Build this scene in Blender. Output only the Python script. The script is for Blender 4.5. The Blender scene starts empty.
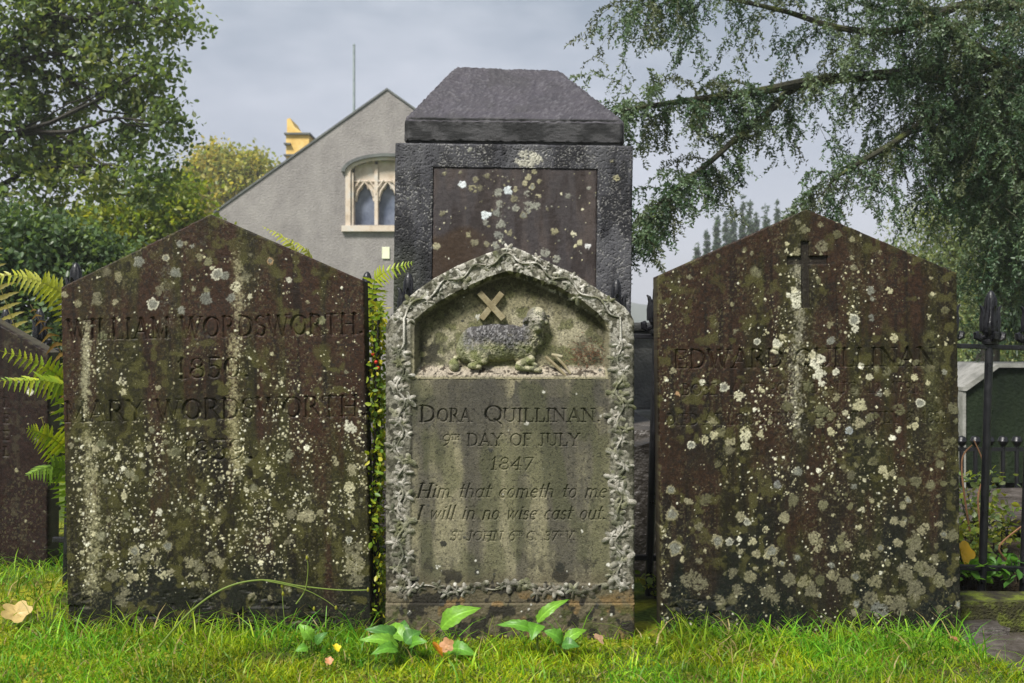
import bpy, bmesh, math, random
import numpy as np
from mathutils import Vector, Matrix, Quaternion

R = math.radians
PI = math.pi
random.seed(11)
rng = np.random.default_rng(7)
scn = bpy.context.scene
COL = scn.collection

# ---------------------------------------------------------------- camera, sky, sun, exposure
F = 1005.0          # focal length in picture widths of 1024
CZ = 0.90           # eye height
cam_d = bpy.data.cameras.new('camera')
cam_d.sensor_width = 36.0
cam_d.lens = F / 1024 * 36
cam_d.clip_start = 0.05
cam_d.clip_end = 3000
cam_d.dof.use_dof = True
cam_d.dof.focus_distance = 3.22
cam_d.dof.aperture_fstop = 6.3
cam = bpy.data.objects.new('camera', cam_d)
cam.location = (0, 0, CZ)
cam.rotation_euler = (R(90), 0, 0)
COL.objects.link(cam)
scn.camera = cam

SUN_EL, SUN_AZ = 52.0, -146.0      # azimuth clockwise from +Y: behind the viewer, to the left
w = bpy.data.worlds.new('World')
scn.world = w
w.use_nodes = True
nt = w.node_tree
nt.nodes.clear()
def N(t, kind, **kw):
    n = t.nodes.new(kind)
    for k, v in kw.items():
        setattr(n, k, v)
    return n
out = N(nt, 'ShaderNodeOutputWorld')
bg = N(nt, 'ShaderNodeBackground')
bg.inputs['Strength'].default_value = 0.1
sky = N(nt, 'ShaderNodeTexSky', sky_type='NISHITA', sun_disc=False)
sky.sun_elevation = R(SUN_EL)
sky.sun_rotation = R(SUN_AZ)
tc = N(nt, 'ShaderNodeTexCoord')
mp = N(nt, 'ShaderNodeMapping')
mp.inputs['Scale'].default_value = (1.0, 1.0, 2.4)
nz1 = N(nt, 'ShaderNodeTexNoise')
nz1.inputs['Scale'].default_value = 3.1
nz1.inputs['Detail'].default_value = 5
nz1.inputs['Roughness'].default_value = 0.58
cr = N(nt, 'ShaderNodeValToRGB')
cr.color_ramp.elements[0].position = 0.40
cr.color_ramp.elements[0].color = (1.10, 1.36, 1.70, 1)
cr.color_ramp.elements[1].position = 0.61
cr.color_ramp.elements[1].color = (2.5, 2.68, 3.0, 1)
sep = N(nt, 'ShaderNodeSeparateXYZ')
hr = N(nt, 'ShaderNodeMapRange')
hr.inputs['From Min'].default_value = 0.02
hr.inputs['From Max'].default_value = 0.33
hr.inputs['To Min'].default_value = 1.0
hr.inputs['To Max'].default_value = 0.0
mixh = N(nt, 'ShaderNodeMix', data_type='RGBA')
mixh.inputs['B'].default_value = (2.85, 2.92, 3.42, 1)
mixs = N(nt, 'ShaderNodeMix', data_type='RGBA')
mixs.inputs['Factor'].default_value = 0.93
L = nt.links.new
L(tc.outputs['Generated'], mp.inputs['Vector'])
L(mp.outputs['Vector'], nz1.inputs['Vector'])
L(nz1.outputs['Fac'], cr.inputs['Fac'])
L(tc.outputs['Generated'], sep.inputs['Vector'])
L(sep.outputs['Z'], hr.inputs['Value'])
L(hr.outputs['Result'], mixh.inputs['Factor'])
L(cr.outputs['Color'], mixh.inputs['A'])
L(sky.outputs['Color'], mixs.inputs['A'])
L(mixh.outputs['Result'], mixs.inputs['B'])
L(mixs.outputs['Result'], bg.inputs['Color'])
L(bg.outputs['Background'], out.inputs['Surface'])

sun_d = bpy.data.lights.new('sun', 'SUN')
sun_d.energy = 3.4
sun_d.angle = R(13)
sun_d.color = (1.0, 0.965, 0.91)
sun = bpy.data.objects.new('sun', sun_d)
az, el = R(SUN_AZ), R(SUN_EL)
sdir = Vector((math.sin(az) * math.cos(el), math.cos(az) * math.cos(el), math.sin(el)))
sun.rotation_euler = sdir.to_track_quat('Z', 'Y').to_euler()
sun.location = (-3, -4, 8)
COL.objects.link(sun)

vs = scn.view_settings
vs.view_transform = 'Standard'
vs.look = 'None'
vs.exposure = 1.3
vs.gamma = 1.0
vs.use_curve_mapping = False
try:
    scn.cycles.use_denoising = True
    scn.cycles.max_bounces = 6
    scn.cycles.transparent_max_bounces = 8
except Exception:
    pass

# ---------------------------------------------------------------- helpers
def P(px, py, d):
    return Vector(((px - 512) / F * d, d, CZ - (py - 341.5) / F * d))

def tag(o, label=None, cat=None, group=None, kind=None):
    if label: o['label'] = label
    if cat: o['category'] = cat
    if group: o['group'] = group
    if kind: o['kind'] = kind
    return o

def empty(name, loc=(0, 0, 0)):
    o = bpy.data.objects.new(name, None)
    o.empty_display_size = 0.1
    o.location = loc
    COL.objects.link(o)
    return o

def mesh_np(name, V, Fq, mat, parent=None, cols=None, smooth=True, loc=None):
    """V (n,3); Fq list of face arrays (m,k); world coordinates, or local to parent when the parent is an Empty"""
    if not isinstance(Fq, (list, tuple)):
        Fq = [Fq]
    V = np.asarray(V, np.float32)
    me = bpy.data.meshes.new(name)
    me.vertices.add(len(V))
    me.vertices.foreach_set('co', V.ravel())
    idx = np.concatenate([np.asarray(f, np.int32).ravel() for f in Fq])
    tot = np.concatenate([np.full(len(f), np.asarray(f).shape[1], np.int32) for f in Fq])
    st = np.concatenate([[0], np.cumsum(tot)[:-1]]).astype(np.int32)
    me.loops.add(len(idx))
    me.loops.foreach_set('vertex_index', idx)
    me.polygons.add(len(tot))
    me.polygons.foreach_set('loop_start', st)
    me.polygons.foreach_set('loop_total', tot)
    me.update(calc_edges=True)
    me.validate()
    if smooth:
        me.polygons.foreach_set('use_smooth', np.ones(len(me.polygons), bool))
    if cols is not None:
        c = np.ones((len(V), 4), np.float32)
        c[:, :cols.shape[1]] = cols
        a = me.color_attributes.new('Col', 'FLOAT_COLOR', 'POINT')
        a.data.foreach_set('color', c.ravel())
    me.materials.append(mat)
    o = bpy.data.objects.new(name, me)
    COL.objects.link(o)
    if parent is not None:
        o.parent = parent
    if loc is not None:
        o.location = loc
    return o

class MB:
    """collects simple shapes into one mesh"""
    def __init__(s):
        s.V = []; s.F = []
    def add(s, V, Fs):
        k = len(s.V)
        s.V += [tuple(v) for v in V]
        s.F += [tuple(i + k for i in f) for f in Fs]
    def box(s, x0, x1, y0, y1, z0, z1, b=0.0, jit=0.0):
        if b <= 0:
            V = [(x, y, z) for z in (z0, z1) for y in (y0, y1) for x in (x0, x1)]
            s.add(V, [(0, 2, 3, 1), (4, 5, 7, 6), (0, 1, 5, 4), (2, 6, 7, 3), (0, 4, 6, 2), (1, 3, 7, 5)])
        else:
            bm = bmesh.new()
            bmesh.ops.create_cube(bm, size=1)
            for v in bm.verts:
                v.co = Vector(((x0 + x1) / 2 + v.co.x * (x1 - x0), (y0 + y1) / 2 + v.co.y * (y1 - y0), (z0 + z1) / 2 + v.co.z * (z1 - z0)))
            bmesh.ops.bevel(bm, geom=bm.edges[:], offset=b, segments=2, affect='EDGES', profile=0.6)
            s.bm(bm); bm.free()
    def bm(s, bm):
        bm.verts.index_update()
        s.add([v.co[:] for v in bm.verts], [[v.index for v in f.verts] for f in bm.faces])
    def tube(s, pts, rad, n=8, cap=True):
        pts = [Vector(p) for p in pts]
        if not hasattr(rad, '__len__'): rad = [rad] * len(pts)
        k = len(s.V)
        up = None
        for i, p in enumerate(pts):
            t = (pts[min(i + 1, len(pts) - 1)] - pts[max(i - 1, 0)])
            if t.length < 1e-9: t = Vector((0, 0, 1))
            t.normalize()
            if up is None:
                up = Vector((0, 0, 1)) if abs(t.z) < 0.9 else Vector((0, 1, 0))
            a = t.cross(up)
            if a.length < 1e-6: a = t.cross(Vector((1, 0, 0)))
            a.normalize(); b_ = a.cross(t); up = b_
            for j in range(n):
                th = 2 * PI * j / n
                s.V.append(tuple(p + (a * math.cos(th) + b_ * math.sin(th)) * rad[i]))
        for i in range(len(pts) - 1):
            for j in range(n):
                q = k + i * n
                s.F.append((q + j, q + (j + 1) % n, q + n + (j + 1) % n, q + n + j))
        if cap:
            s.F.append(tuple(k + j for j in range(n - 1, -1, -1)))
            q = k + (len(pts) - 1) * n
            s.F.append(tuple(q + j for j in range(n)))
    def lathe(s, prof, cx=0, cy=0, n=12, cz=0):
        k = len(s.V)
        for r, z in prof:
            for j in range(n):
                th = 2 * PI * j / n
                s.V.append((cx + r * math.cos(th), cy + r * math.sin(th), cz + z))
        for i in range(len(prof) - 1):
            for j in range(n):
                q = k + i * n
                s.F.append((q + j, q + (j + 1) % n, q + n + (j + 1) % n, q + n + j))
        s.F.append(tuple(k + j for j in range(n - 1, -1, -1)))
        q = k + (len(prof) - 1) * n
        s.F.append(tuple(q + j for j in range(n)))
    def prism(s, poly, y0, y1):
        """poly of (x,z) counter-clockwise seen from -y, pushed from y0 to y1"""
        n = len(poly)
        k = len(s.V)
        s.V += [(x, y0, z) for x, z in poly] + [(x, y1, z) for x, z in poly]
        s.F.append(tuple(k + i for i in range(n)))
        s.F.append(tuple(k + n + i for i in range(n - 1, -1, -1)))
        for i in range(n):
            j = (i + 1) % n
            s.F.append((k + j, k + i, k + n + i, k + n + j))
    def build(s, name, mat, parent=None, smooth=False, loc=None, off=(0, 0, 0)):
        me = bpy.data.meshes.new(name)
        V = s.V if off == (0, 0, 0) else [(a - off[0], b - off[1], c - off[2]) for a, b, c in s.V]
        me.from_pydata(V, [], s.F)
        me.validate()
        if smooth:
            me.polygons.foreach_set('use_smooth', np.ones(len(me.polygons), bool))
            try: me.set_sharp_from_angle(angle=R(40))
            except Exception: pass
        me.materials.append(mat)
        o = bpy.data.objects.new(name, me)
        COL.objects.link(o)
        if parent is not None: o.parent = parent
        if loc is not None: o.location = loc
        return o

# ---- numpy value noise
_tab = np.random.default_rng(3).random((512, 512)).astype(np.float32)
def vnoise(x, y, seed=0):
    x = np.asarray(x, np.float64) + seed * 17.31; y = np.asarray(y, np.float64) + seed * 9.77
    xi = np.floor(x).astype(int); yi = np.floor(y).astype(int)
    fx = x - xi; fy = y - yi
    fx = fx * fx * (3 - 2 * fx); fy = fy * fy * (3 - 2 * fy)
    a = _tab[yi & 511, xi & 511]; b = _tab[yi & 511, (xi + 1) & 511]
    c = _tab[(yi + 1) & 511, xi & 511]; d = _tab[(yi + 1) & 511, (xi + 1) & 511]
    return (a * (1 - fx) + b * fx) * (1 - fy) + (c * (1 - fx) + d * fx) * fy
def fbm(x, y, seed=0, oct=4):
    x = np.asarray(x, float); y = np.asarray(y, float)
    s = 0; a = 0.5; t = 0
    for k in range(oct):
        s = s + a * vnoise(x * 2 ** k, y * 2 ** k, seed + k * 5); t += a; a *= 0.5
    return s / t
def sstep(a, b, x):
    t = np.clip((x - a) / (b - a), 0, 1)
    return t * t * (3 - 2 * t)
def lerp(a, b, t):
    return a + (b - a) * t
def mixc(c, rgb, t):
    return c + (np.asarray(rgb, np.float32) - c) * t[..., None]

# ---------------------------------------------------------------- materials
def mat_new(name):
    m = bpy.data.materials.new(name)
    m.use_nodes = True
    t = m.node_tree
    b = t.nodes['Principled BSDF']
    return m, t, b

def mat_attr_stone(name, rough=(0.45, 0.8), bump=0.25, fine=260.0, spec=0.5, var=0.35):
    """colour comes from the vertex paint (mineral stains and lichens), broken up by fine noise"""
    m, t, b = mat_new(name)
    at = N(t, 'ShaderNodeAttribute', attribute_name='Col')
    tx = N(t, 'ShaderNodeTexCoord')
    n1 = N(t, 'ShaderNodeTexNoise'); n1.inputs['Scale'].default_value = fine; n1.inputs['Detail'].default_value = 4
    n2 = N(t, 'ShaderNodeTexNoise'); n2.inputs['Scale'].default_value = 9; n2.inputs['Detail'].default_value = 5
    mr = N(t, 'ShaderNodeMapRange'); mr.inputs['From Min'].default_value = 0.25; mr.inputs['From Max'].default_value = 0.75
    mr.inputs['To Min'].default_value = 1 - var; mr.inputs['To Max'].default_value = 1 + var
    mx = N(t, 'ShaderNodeMix', data_type='RGBA', blend_type='MULTIPLY'); mx.inputs['Factor'].default_value = 1
    rr = N(t, 'ShaderNodeMapRange'); rr.inputs['From Min'].default_value = 0.3; rr.inputs['From Max'].default_value = 0.7
    rr.inputs['To Min'].default_value = rough[0]; rr.inputs['To Max'].default_value = rough[1]
    bp = N(t, 'ShaderNodeBump'); bp.inputs['Strength'].default_value = bump; bp.inputs['Distance'].default_value = 0.004
    l = t.links.new
    l(tx.outputs['Object'], n1.inputs['Vector']); l(tx.outputs['Object'], n2.inputs['Vector'])
    l(n1.outputs['Fac'], mr.inputs['Value'])
    l(at.outputs['Color'], mx.inputs['A']); l(mr.outputs['Result'], mx.inputs['B'])
    l(mx.outputs['Result'], b.inputs['Base Color'])
    l(n2.outputs['Fac'], rr.inputs['Value']); l(rr.outputs['Result'], b.inputs['Roughness'])
    l(n1.outputs['Fac'], bp.inputs['Height']); l(bp.outputs['Normal'], b.inputs['Normal'])
    b.inputs['Specular IOR Level'].default_value = spec
    return m

def mat_noise(name, stops, scale=8.0, detail=6, rough=0.8, bump=0.3, bscale=60.0, bdist=0.01, spec=0.4, stretch=(1, 1, 1), metallic=0.0, rough2=None):
    m, t, b = mat_new(name)
    tx = N(t, 'ShaderNodeTexCoord')
    mp_ = N(t, 'ShaderNodeMapping'); mp_.inputs['Scale'].default_value = stretch
    n1 = N(t, 'ShaderNodeTexNoise'); n1.inputs['Scale'].default_value = scale; n1.inputs['Detail'].default_value = detail; n1.inputs['Roughness'].default_value = 0.65
    n2 = N(t, 'ShaderNodeTexNoise'); n2.inputs['Scale'].default_value = bscale; n2.inputs['Detail'].default_value = 4
    rp = N(t, 'ShaderNodeValToRGB')
    el_ = rp.color_ramp.elements
    while len(el_) < len(stops): el_.new(0.5)
    for e, (p, c) in zip(el_, stops):
        e.position = p; e.color = (*c, 1)
    bp = N(t, 'ShaderNodeBump'); bp.inputs['Strength'].default_value = bump; bp.inputs['Distance'].default_value = bdist
    l = t.links.new
    l(tx.outputs['Object'], mp_.inputs['Vector']); l(mp_.outputs['Vector'], n1.inputs['Vector']); l(tx.outputs['Object'], n2.inputs['Vector'])
    l(n1.outputs['Fac'], rp.inputs['Fac']); l(rp.outputs['Color'], b.inputs['Base Color'])
    l(n2.outputs['Fac'], bp.inputs['Height']); l(bp.outputs['Normal'], b.inputs['Normal'])
    b.inputs['Roughness'].default_value = rough
    if rough2 is not None:
        rr = N(t, 'ShaderNodeMapRange'); rr.inputs['From Min'].default_value = 0.35; rr.inputs['From Max'].default_value = 0.65
        rr.inputs['To Min'].default_value = rough; rr.inputs['To Max'].default_value = rough2
        l(n1.outputs['Fac'], rr.inputs['Value']); l(rr.outputs['Result'], b.inputs['Roughness'])
    b.inputs['Specular IOR Level'].default_value = spec
    b.inputs['Metallic'].default_value = metallic
    return m

def mat_leaf(name, transl=0.35, rough=0.45, spec=0.4):
    m, t, b = mat_new(name)
    at = N(t, 'ShaderNodeAttribute', attribute_name='Col')
    tr = N(t, 'ShaderNodeBsdfTranslucent')
    hs = N(t, 'ShaderNodeMix', data_type='RGBA', blend_type='MULTIPLY'); hs.inputs['Factor'].default_value = 1
    hs.inputs['B'].default_value = (1.25, 1.2, 0.5, 1)
    mx = N(t, 'ShaderNodeMixShader'); mx.inputs['Fac'].default_value = transl
    l = t.links.new
    l(at.outputs['Color'], b.inputs['Base Color']); l(at.outputs['Color'], hs.inputs['A']); l(hs.outputs['Result'], tr.inputs['Color'])
    l(b.outputs['BSDF'], mx.inputs[1]); l(tr.outputs['BSDF'], mx.inputs[2])
    l(mx.outputs['Shader'], t.nodes['Material Output'].inputs['Surface'])
    b.inputs['Roughness'].default_value = rough
    b.inputs['Specular IOR Level'].default_value = spec
    return m

M = {}
M['slate'] = mat_attr_stone('slate_lichen', (0.40, 0.7), 0.3, 260, 0.16, .5)
M['pitted'] = mat_attr_stone('pitted_slate_block', (0.5, 0.8), 0.3, 230, 0.25, .5)
M['sand'] = mat_attr_stone('weathered_stone', (0.7, 0.95), 0.5, 330, 0.25, 0.32)
M['lamb'] = mat_attr_stone('carved_stone', (0.75, 0.95), 0.6, 260, 0.3, 0.5)
M['leaf'] = mat_leaf('leaf', .55, .38, .4)
M['needle'] = mat_leaf('needle', 0.3, 0.45, 0.4)
M['fern'] = mat_leaf('fern', 0.45, 0.4, 0.4)
M['blade'] = mat_leaf('grass_blade', 0.42, 0.45, 0.22)
M['broad'] = mat_leaf('broad_leaf', 0.35, 0.42, 0.35)
M['bark'] = mat_noise('bark', [(0.3, (0.010, 0.009, 0.007)), (0.55, (0.025, 0.021, 0.014)), (0.75, (0.045, 0.05, 0.015))], 6, 6, 0.85, 0.6, 40, 0.02)
M['mossbark'] = mat_noise('mossy_bark', [(0.3, (0.014, 0.012, 0.009)), (0.5, (0.035, 0.035, 0.018)), (0.66, (0.10, 0.12, 0.02))], 9, 6, 0.85, 0.6, 60, 0.02)
M['iron'] = mat_noise('wet_black_iron', [(0.35, (0.004, 0.004, 0.005)), (0.7, (0.010, 0.010, 0.012))], 20, 4, 0.25, 0.4, 120, 0.003, 0.4, rough2=0.5)
M['render'] = mat_noise('roughcast', [(0.30, (0.12, 0.11, 0.105)), (0.45, (0.205, 0.19, 0.18)), (0.6, (0.265, 0.248, 0.232)), (0.72, (0.33, 0.31, 0.285))], 1.1, 12, 0.95, 0.8, 24, 0.025, 0.2, stretch=(1, 1, .55))
M['render'].node_tree.nodes['Noise Texture'].inputs['Roughness'].default_value = .80
M['dressed'] = mat_noise('dressed_stone', [(0.3, (0.36, 0.28, 0.20)), (0.5, (0.52, 0.44, 0.35)), (0.7, (0.50, 0.48, 0.44))], 3, 5, 0.9, 0.3, 30, 0.01, 0.2)
M['yellowstone'] = mat_noise('yellow_stone', [(0.3, (0.50, 0.32, 0.09)), (0.6, (0.66, 0.46, 0.16)), (0.8, (0.5, 0.42, 0.25))], 4, 5, 0.9, 0.3, 30, 0.01, 0.2)
M['roof'] = mat_noise('slate_roof', [(0.3, (0.05, 0.055, 0.055)), (0.7, (0.12, 0.13, 0.115))], 3, 5, 0.6, 0.4, 12, 0.03)
M['pole'] = mat_noise('grey_pole', [(0.3, (0.16, 0.2, 0.2)), (0.7, (0.26, 0.3, 0.3))], 5, 3, 0.5, 0.1)
M['glass'] = mat_noise('leaded_glass', [(0.35, (0.05, 0.065, 0.10)), (0.65, (0.14, 0.16, 0.21))], 3.5, 5, 0.3, 0.4, 14, 0.01, 0.6)
M['roughslate'] = mat_noise('pitted_slate', [(0.34, (0.008, 0.008, 0.009)), (0.48, (0.022, 0.022, 0.025)), (0.58, (0.05, 0.05, 0.052)), (0.70, (0.15, 0.14, 0.12))], 11, 12, 0.36, 1.0, 130, 0.010, 0.6, rough2=0.6)
M['darkstone'] = mat_noise('dark_wet_stone', [(0.3, (0.018, 0.015, 0.012)), (0.55, (0.05, 0.042, 0.034)), (0.8, (0.10, 0.09, 0.08))], 9, 8, 0.35, 0.8, 40, 0.02, 0.6, rough2=0.7)
M['greystone'] = mat_noise('grey_stone', [(0.3, (0.045, 0.045, 0.045)), (0.55, (0.10, 0.098, 0.09)), (0.8, (0.22, 0.21, 0.19))], 7, 8, 0.6, 0.6, 60, 0.01, 0.4)
M['greenstone'] = mat_noise('green_stained_stone', [(0.3, (0.008, 0.012, 0.008)), (0.6, (0.016, 0.024, 0.012)), (0.8, (0.05, 0.05, 0.03))], 6, 9, 0.85, 0.6, 40, 0.02, 0.08, stretch=(1, 1, .4))
M['palestone'] = mat_noise('pale_stone', [(0.32, (0.10, 0.10, 0.085)), (0.5, (0.22, 0.215, 0.195)), (0.72, (0.34, 0.33, 0.31))], 6, 6, 0.6, 0.3, 60, 0.01, 0.4)
M['wetslab'] = mat_noise('wet_slab', [(0.3, (0.03, 0.024, 0.02)), (0.55, (0.07, 0.058, 0.05)), (0.8, (0.14, 0.12, 0.105))], 12, 7, 0.18, 0.5, 40, 0.008, 0.7, rough2=0.5)
M['mossstone'] = mat_noise('mossy_stone', [(0.36, (0.018, 0.015, 0.01)), (0.50, (0.04, 0.04, 0.014)), (0.66, (0.12, 0.15, 0.018))], 14, 7, 0.9, 1.0, 120, 0.012, 0.2)
M['sign'] = mat_noise('sign_paint', [(0.3, (0.62, 0.64, 0.44)), (0.7, (0.70, 0.72, 0.52))], 3, 2, 0.5, 0.0)

# ---------------------------------------------------------------- incised lettering (own serif capitals and italics)
T_, t_ = 0.155, 0.06
def l_(x0, y0, x1, y1, w=t_): return ('l', x0, y0, x1, y1, w)
def a_(cx, cy, rx, ry, a0, a1, w=T_): return ('a', cx, cy, rx, ry, a0, a1, w)
def sf(*xs, y=0.0, h=0.13): return [l_(x - h, y, x + h, y) for x in xs]
GL = {
 'A': (.86, [l_(.08, 0, .43, 1, t_), l_(.43, 1, .78, 0, T_), l_(.22, .33, .64, .33)] + sf(.08, .78)),
 'B': (.74, [l_(.16, 0, .16, 1, T_), a_(.36, .755, .21, .235, 90, -90), a_(.38, .26, .27, .25, 90, -90), l_(.05, 1, .38, 1), l_(.16, .515, .4, .515), l_(.05, 0, .4, 0)]),
 'C': (.82, [a_(.45, .5, .38, .49, 48, 312), l_(.70, .95, .70, .74), l_(.70, .05, .70, .24)]),
 'D': (.86, [l_(.16, 0, .16, 1, T_), a_(.36, .5, .40, .48, 90, -90), l_(.04, 1, .4, 1), l_(.04, 0, .4, 0)]),
 'E': (.72, [l_(.16, 0, .16, 1, T_), l_(.04, 1, .62, 1), l_(.16, .52, .5, .52), l_(.04, 0, .66, 0), l_(.62, 1, .62, .8), l_(.66, 0, .66, .22), l_(.5, .62, .5, .42)]),
 'G': (.86, [a_(.45, .5, .38, .49, 48, 330), l_(.72, .4, .72, .08, T_), l_(.58, .42, .84, .42), l_(.70, .95, .70, .74)]),
 'F': (.66, [l_(.16, 0, .16, 1, T_), l_(.04, 1, .6, 1), l_(.16, .52, .48, .52), l_(.6, 1, .6, .8)] + sf(.16)),
 'H': (.92, [l_(.16, 0, .16, 1, T_), l_(.76, 0, .76, 1, T_), l_(.16, .5, .76, .5)] + sf(.16, .76) + sf(.16, .76, y=1)),
 'I': (.36, [l_(.18, 0, .18, 1, T_)] + sf(.18) + sf(.18, y=1)),
 'J': (.46, [l_(.28, .2, .28, 1, T_), a_(.12, .18, .17, .2, 0, -150, .1)] + sf(.28, y=1)),
 'L': (.68, [l_(.16, 0, .16, 1, T_), l_(.04, 0, .62, 0), l_(.62, 0, .62, .26)] + sf(.16, y=1)),
 'M': (1.06, [l_(.16, 0, .16, 1, t_), l_(.16, 1, .53, .05, T_), l_(.53, .05, .9, 1, t_), l_(.9, 0, .9, 1, T_)] + sf(.16, .9) + sf(.1, .96, y=1, h=.1)),
 'N': (.94, [l_(.16, 0, .16, 1, t_), l_(.16, 1, .78, 0, T_), l_(.78, 0, .78, 1, t_)] + sf(.16) + sf(.12, .78, y=1)),
 'O': (.92, [a_(.46, .5, .38, .48, 0, 360)]),
 'P': (.70, [l_(.16, 0, .16, 1, T_), a_(.36, .73, .25, .26, 90, -90), l_(.05, 1, .38, 1), l_(.16, .47, .38, .47)] + sf(.16)),
 'Q': (.92, [a_(.46, .5, .38, .48, 0, 360), l_(.5, .16, .84, -.16, .11)]),
 'R': (.80, [l_(.16, 0, .16, 1, T_), a_(.36, .75, .23, .24, 90, -90), l_(.05, 1, .38, 1), l_(.16, .51, .38, .51), l_(.38, .5, .70, 0, T_)] + sf(.16) + sf(.73, h=.1)),
 'S': (.62, [a_(.31, .755, .22, .235, 40, 270, .11), a_(.31, .265, .23, .255, 90, -140, .13), l_(.50, .94, .50, .76), l_(.08, .06, .08, .26)]),
 'T': (.76, [l_(.38, 0, .38, 1, T_), l_(.06, 1, .70, 1), l_(.06, 1, .06, .78), l_(.70, 1, .70, .78)] + sf(.38)),
 'U': (.90, [l_(.16, .3, .16, 1, T_), a_(.45, .32, .29, .31, 180, 360, .1), l_(.74, .3, .74, 1, t_)] + sf(.16, .74, y=1)),
 'V': (.84, [l_(.08, 1, .42, 0, T_), l_(.42, 0, .76, 1, t_)] + sf(.08, .76, y=1)),
 'W': (1.16, [l_(.08, 1, .36, 0, T_), l_(.36, 0, .58, .95, t_), l_(.58, .95, .82, 0, T_), l_(.82, 0, 1.08, 1, t_)] + sf(.08, .58, 1.08, y=1, h=.11)),
 'X': (.84, [l_(.1, 1, .74, 0, T_), l_(.1, 0, .74, 1, t_)] + sf(.1, .74) + sf(.1, .74, y=1)),
 'Y': (.82, [l_(.08, 1, .41, .48, T_), l_(.74, 1, .41, .48, t_), l_(.41, 0, .41, .5, T_)] + sf(.41) + sf(.08, .74, y=1, h=.1)),
 '0': (.70, [a_(.35, .5, .27, .48, 0, 360, .13)]),
 '1': (.42, [l_(.21, 0, .21, 1, T_), l_(.06, .8, .21, 1)] + sf(.21)),
 '2': (.62, [a_(.3, .72, .22, .26, 160, -40, .11), l_(.46, .56, .08, .02, .1), l_(.08, .03, .56, .03, .1)]),
 '3': (.60, [a_(.28, .76, .2, .22, 150, -90, .11), a_(.28, .27, .24, .26, 90, -150, .13)]),
 '4': (.66, [l_(.46, 0, .46, 1, T_), l_(.46, 1, .06, .3, t_), l_(.06, .3, .64, .3)] + sf(.46)),
 '5': (.60, [l_(.14, 1, .5, 1, .1), l_(.14, 1, .12, .58, t_), a_(.27, .31, .24, .3, 120, -140, .13)]),
 '6': (.64, [a_(.32, .3, .24, .29, 0, 360, .12), a_(.5, .4, .42, .6, 180, 100, .11)]),
 '7': (.60, [l_(.08, .98, .54, .98, .09), l_(.54, .98, .22, 0, .12), l_(.08, 1, .08, .8)]),
 '8': (.64, [a_(.32, .75, .2, .23, 0, 360, .11), a_(.32, .26, .25, .25, 0, 360, .12)]),
 '9': (.64, [a_(.32, .7, .24, .29, 0, 360, .12), a_(.14, .6, .42, .6, 0, -80, .11)]),
 '.': (.28, [l_(.13, .06, .15, .06, .14)]),
 ',': (.28, [l_(.15, .06, .08, -.12, .1)]),
 '/': (.4, []),
 ' ': (.42, []),
}
LC = {  # sloped small letters, x height .62
 'a': (.58, [a_(.26, .31, .2, .31, 0, 360, .08), l_(.46, .62, .46, .06, .12), l_(.46, .06, .56, .02)]),
 'c': (.46, [a_(.26, .31, .2, .31, 55, 300, .1)]),
 'e': (.48, [a_(.26, .31, .2, .31, 20, 310, .1), l_(.08, .34, .44, .4)]),
 'h': (.58, [l_(.1, 0, .1, 1, .12), a_(.29, .4, .19, .22, 170, 0, .07), l_(.48, .4, .48, .03, .12), l_(.48, .03, .57, .03)]),
 'i': (.26, [l_(.12, .62, .12, .03, .12), l_(.12, .86, .14, .86, .12), l_(.12, .03, .22, .03)]),
 'l': (.26, [l_(.12, 1, .12, .03, .12), l_(.12, .03, .22, .03)]),
 'm': (.84, [l_(.1, 0, .1, .62, .12), a_(.25, .4, .15, .22, 170, 0, .07), l_(.41, .42, .41, 0, .11), a_(.56, .4, .15, .22, 170, 0, .07), l_(.72, .42, .72, .03, .11), l_(.72, .03, .82, .03)]),
 'n': (.58, [l_(.1, 0, .1, .62, .12), a_(.29, .4, .19, .22, 170, 0, .07), l_(.48, .4, .48, .03, .12), l_(.48, .03, .57, .03)]),
 'o': (.52, [a_(.26, .31, .2, .31, 0, 360, .1)]),
 's': (.40, [a_(.2, .46, .13, .16, 30, 270, .08), a_(.2, .16, .14, .16, 90, -150, .09)]),
 't': (.34, [l_(.16, .9, .16, .06, .11), l_(.03, .62, .32, .62), l_(.16, .05, .3, .05)]),
 'u': (.58, [l_(.1, .62, .1, .2, .12), a_(.28, .22, .18, .22, 190, 350, .07), l_(.47, .62, .47, .03, .12), l_(.47, .03, .57, .03)]),
 'w': (.78, [l_(.06, .62, .2, .02, .11), l_(.2, .02, .38, .6, t_), l_(.38, .6, .52, .02, .11), l_(.52, .02, .7, .62, t_)]),
}
def segs(item):
    if item[0] == 'l':
        return [(item[1], item[2], item[3], item[4], item[5])]
    _, cx, cy, rx, ry, a0, a1, wd = item
    n = max(6, int(abs(a1 - a0) / 20))
    o = []
    for k in range(n):
        p = R(a0 + (a1 - a0) * k / n); q = R(a0 + (a1 - a0) * (k + 1) / n)
        mid = (p + q) / 2
        ww = wd * (0.5 + 0.5 * abs(math.cos(mid))) if wd >= .1 else wd   # stressed curve: thick at the sides
        o.append((cx + rx * math.cos(p), cy + ry * math.sin(p), cx + rx * math.cos(q), cy + ry * math.sin(q), ww))
    return o

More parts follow.
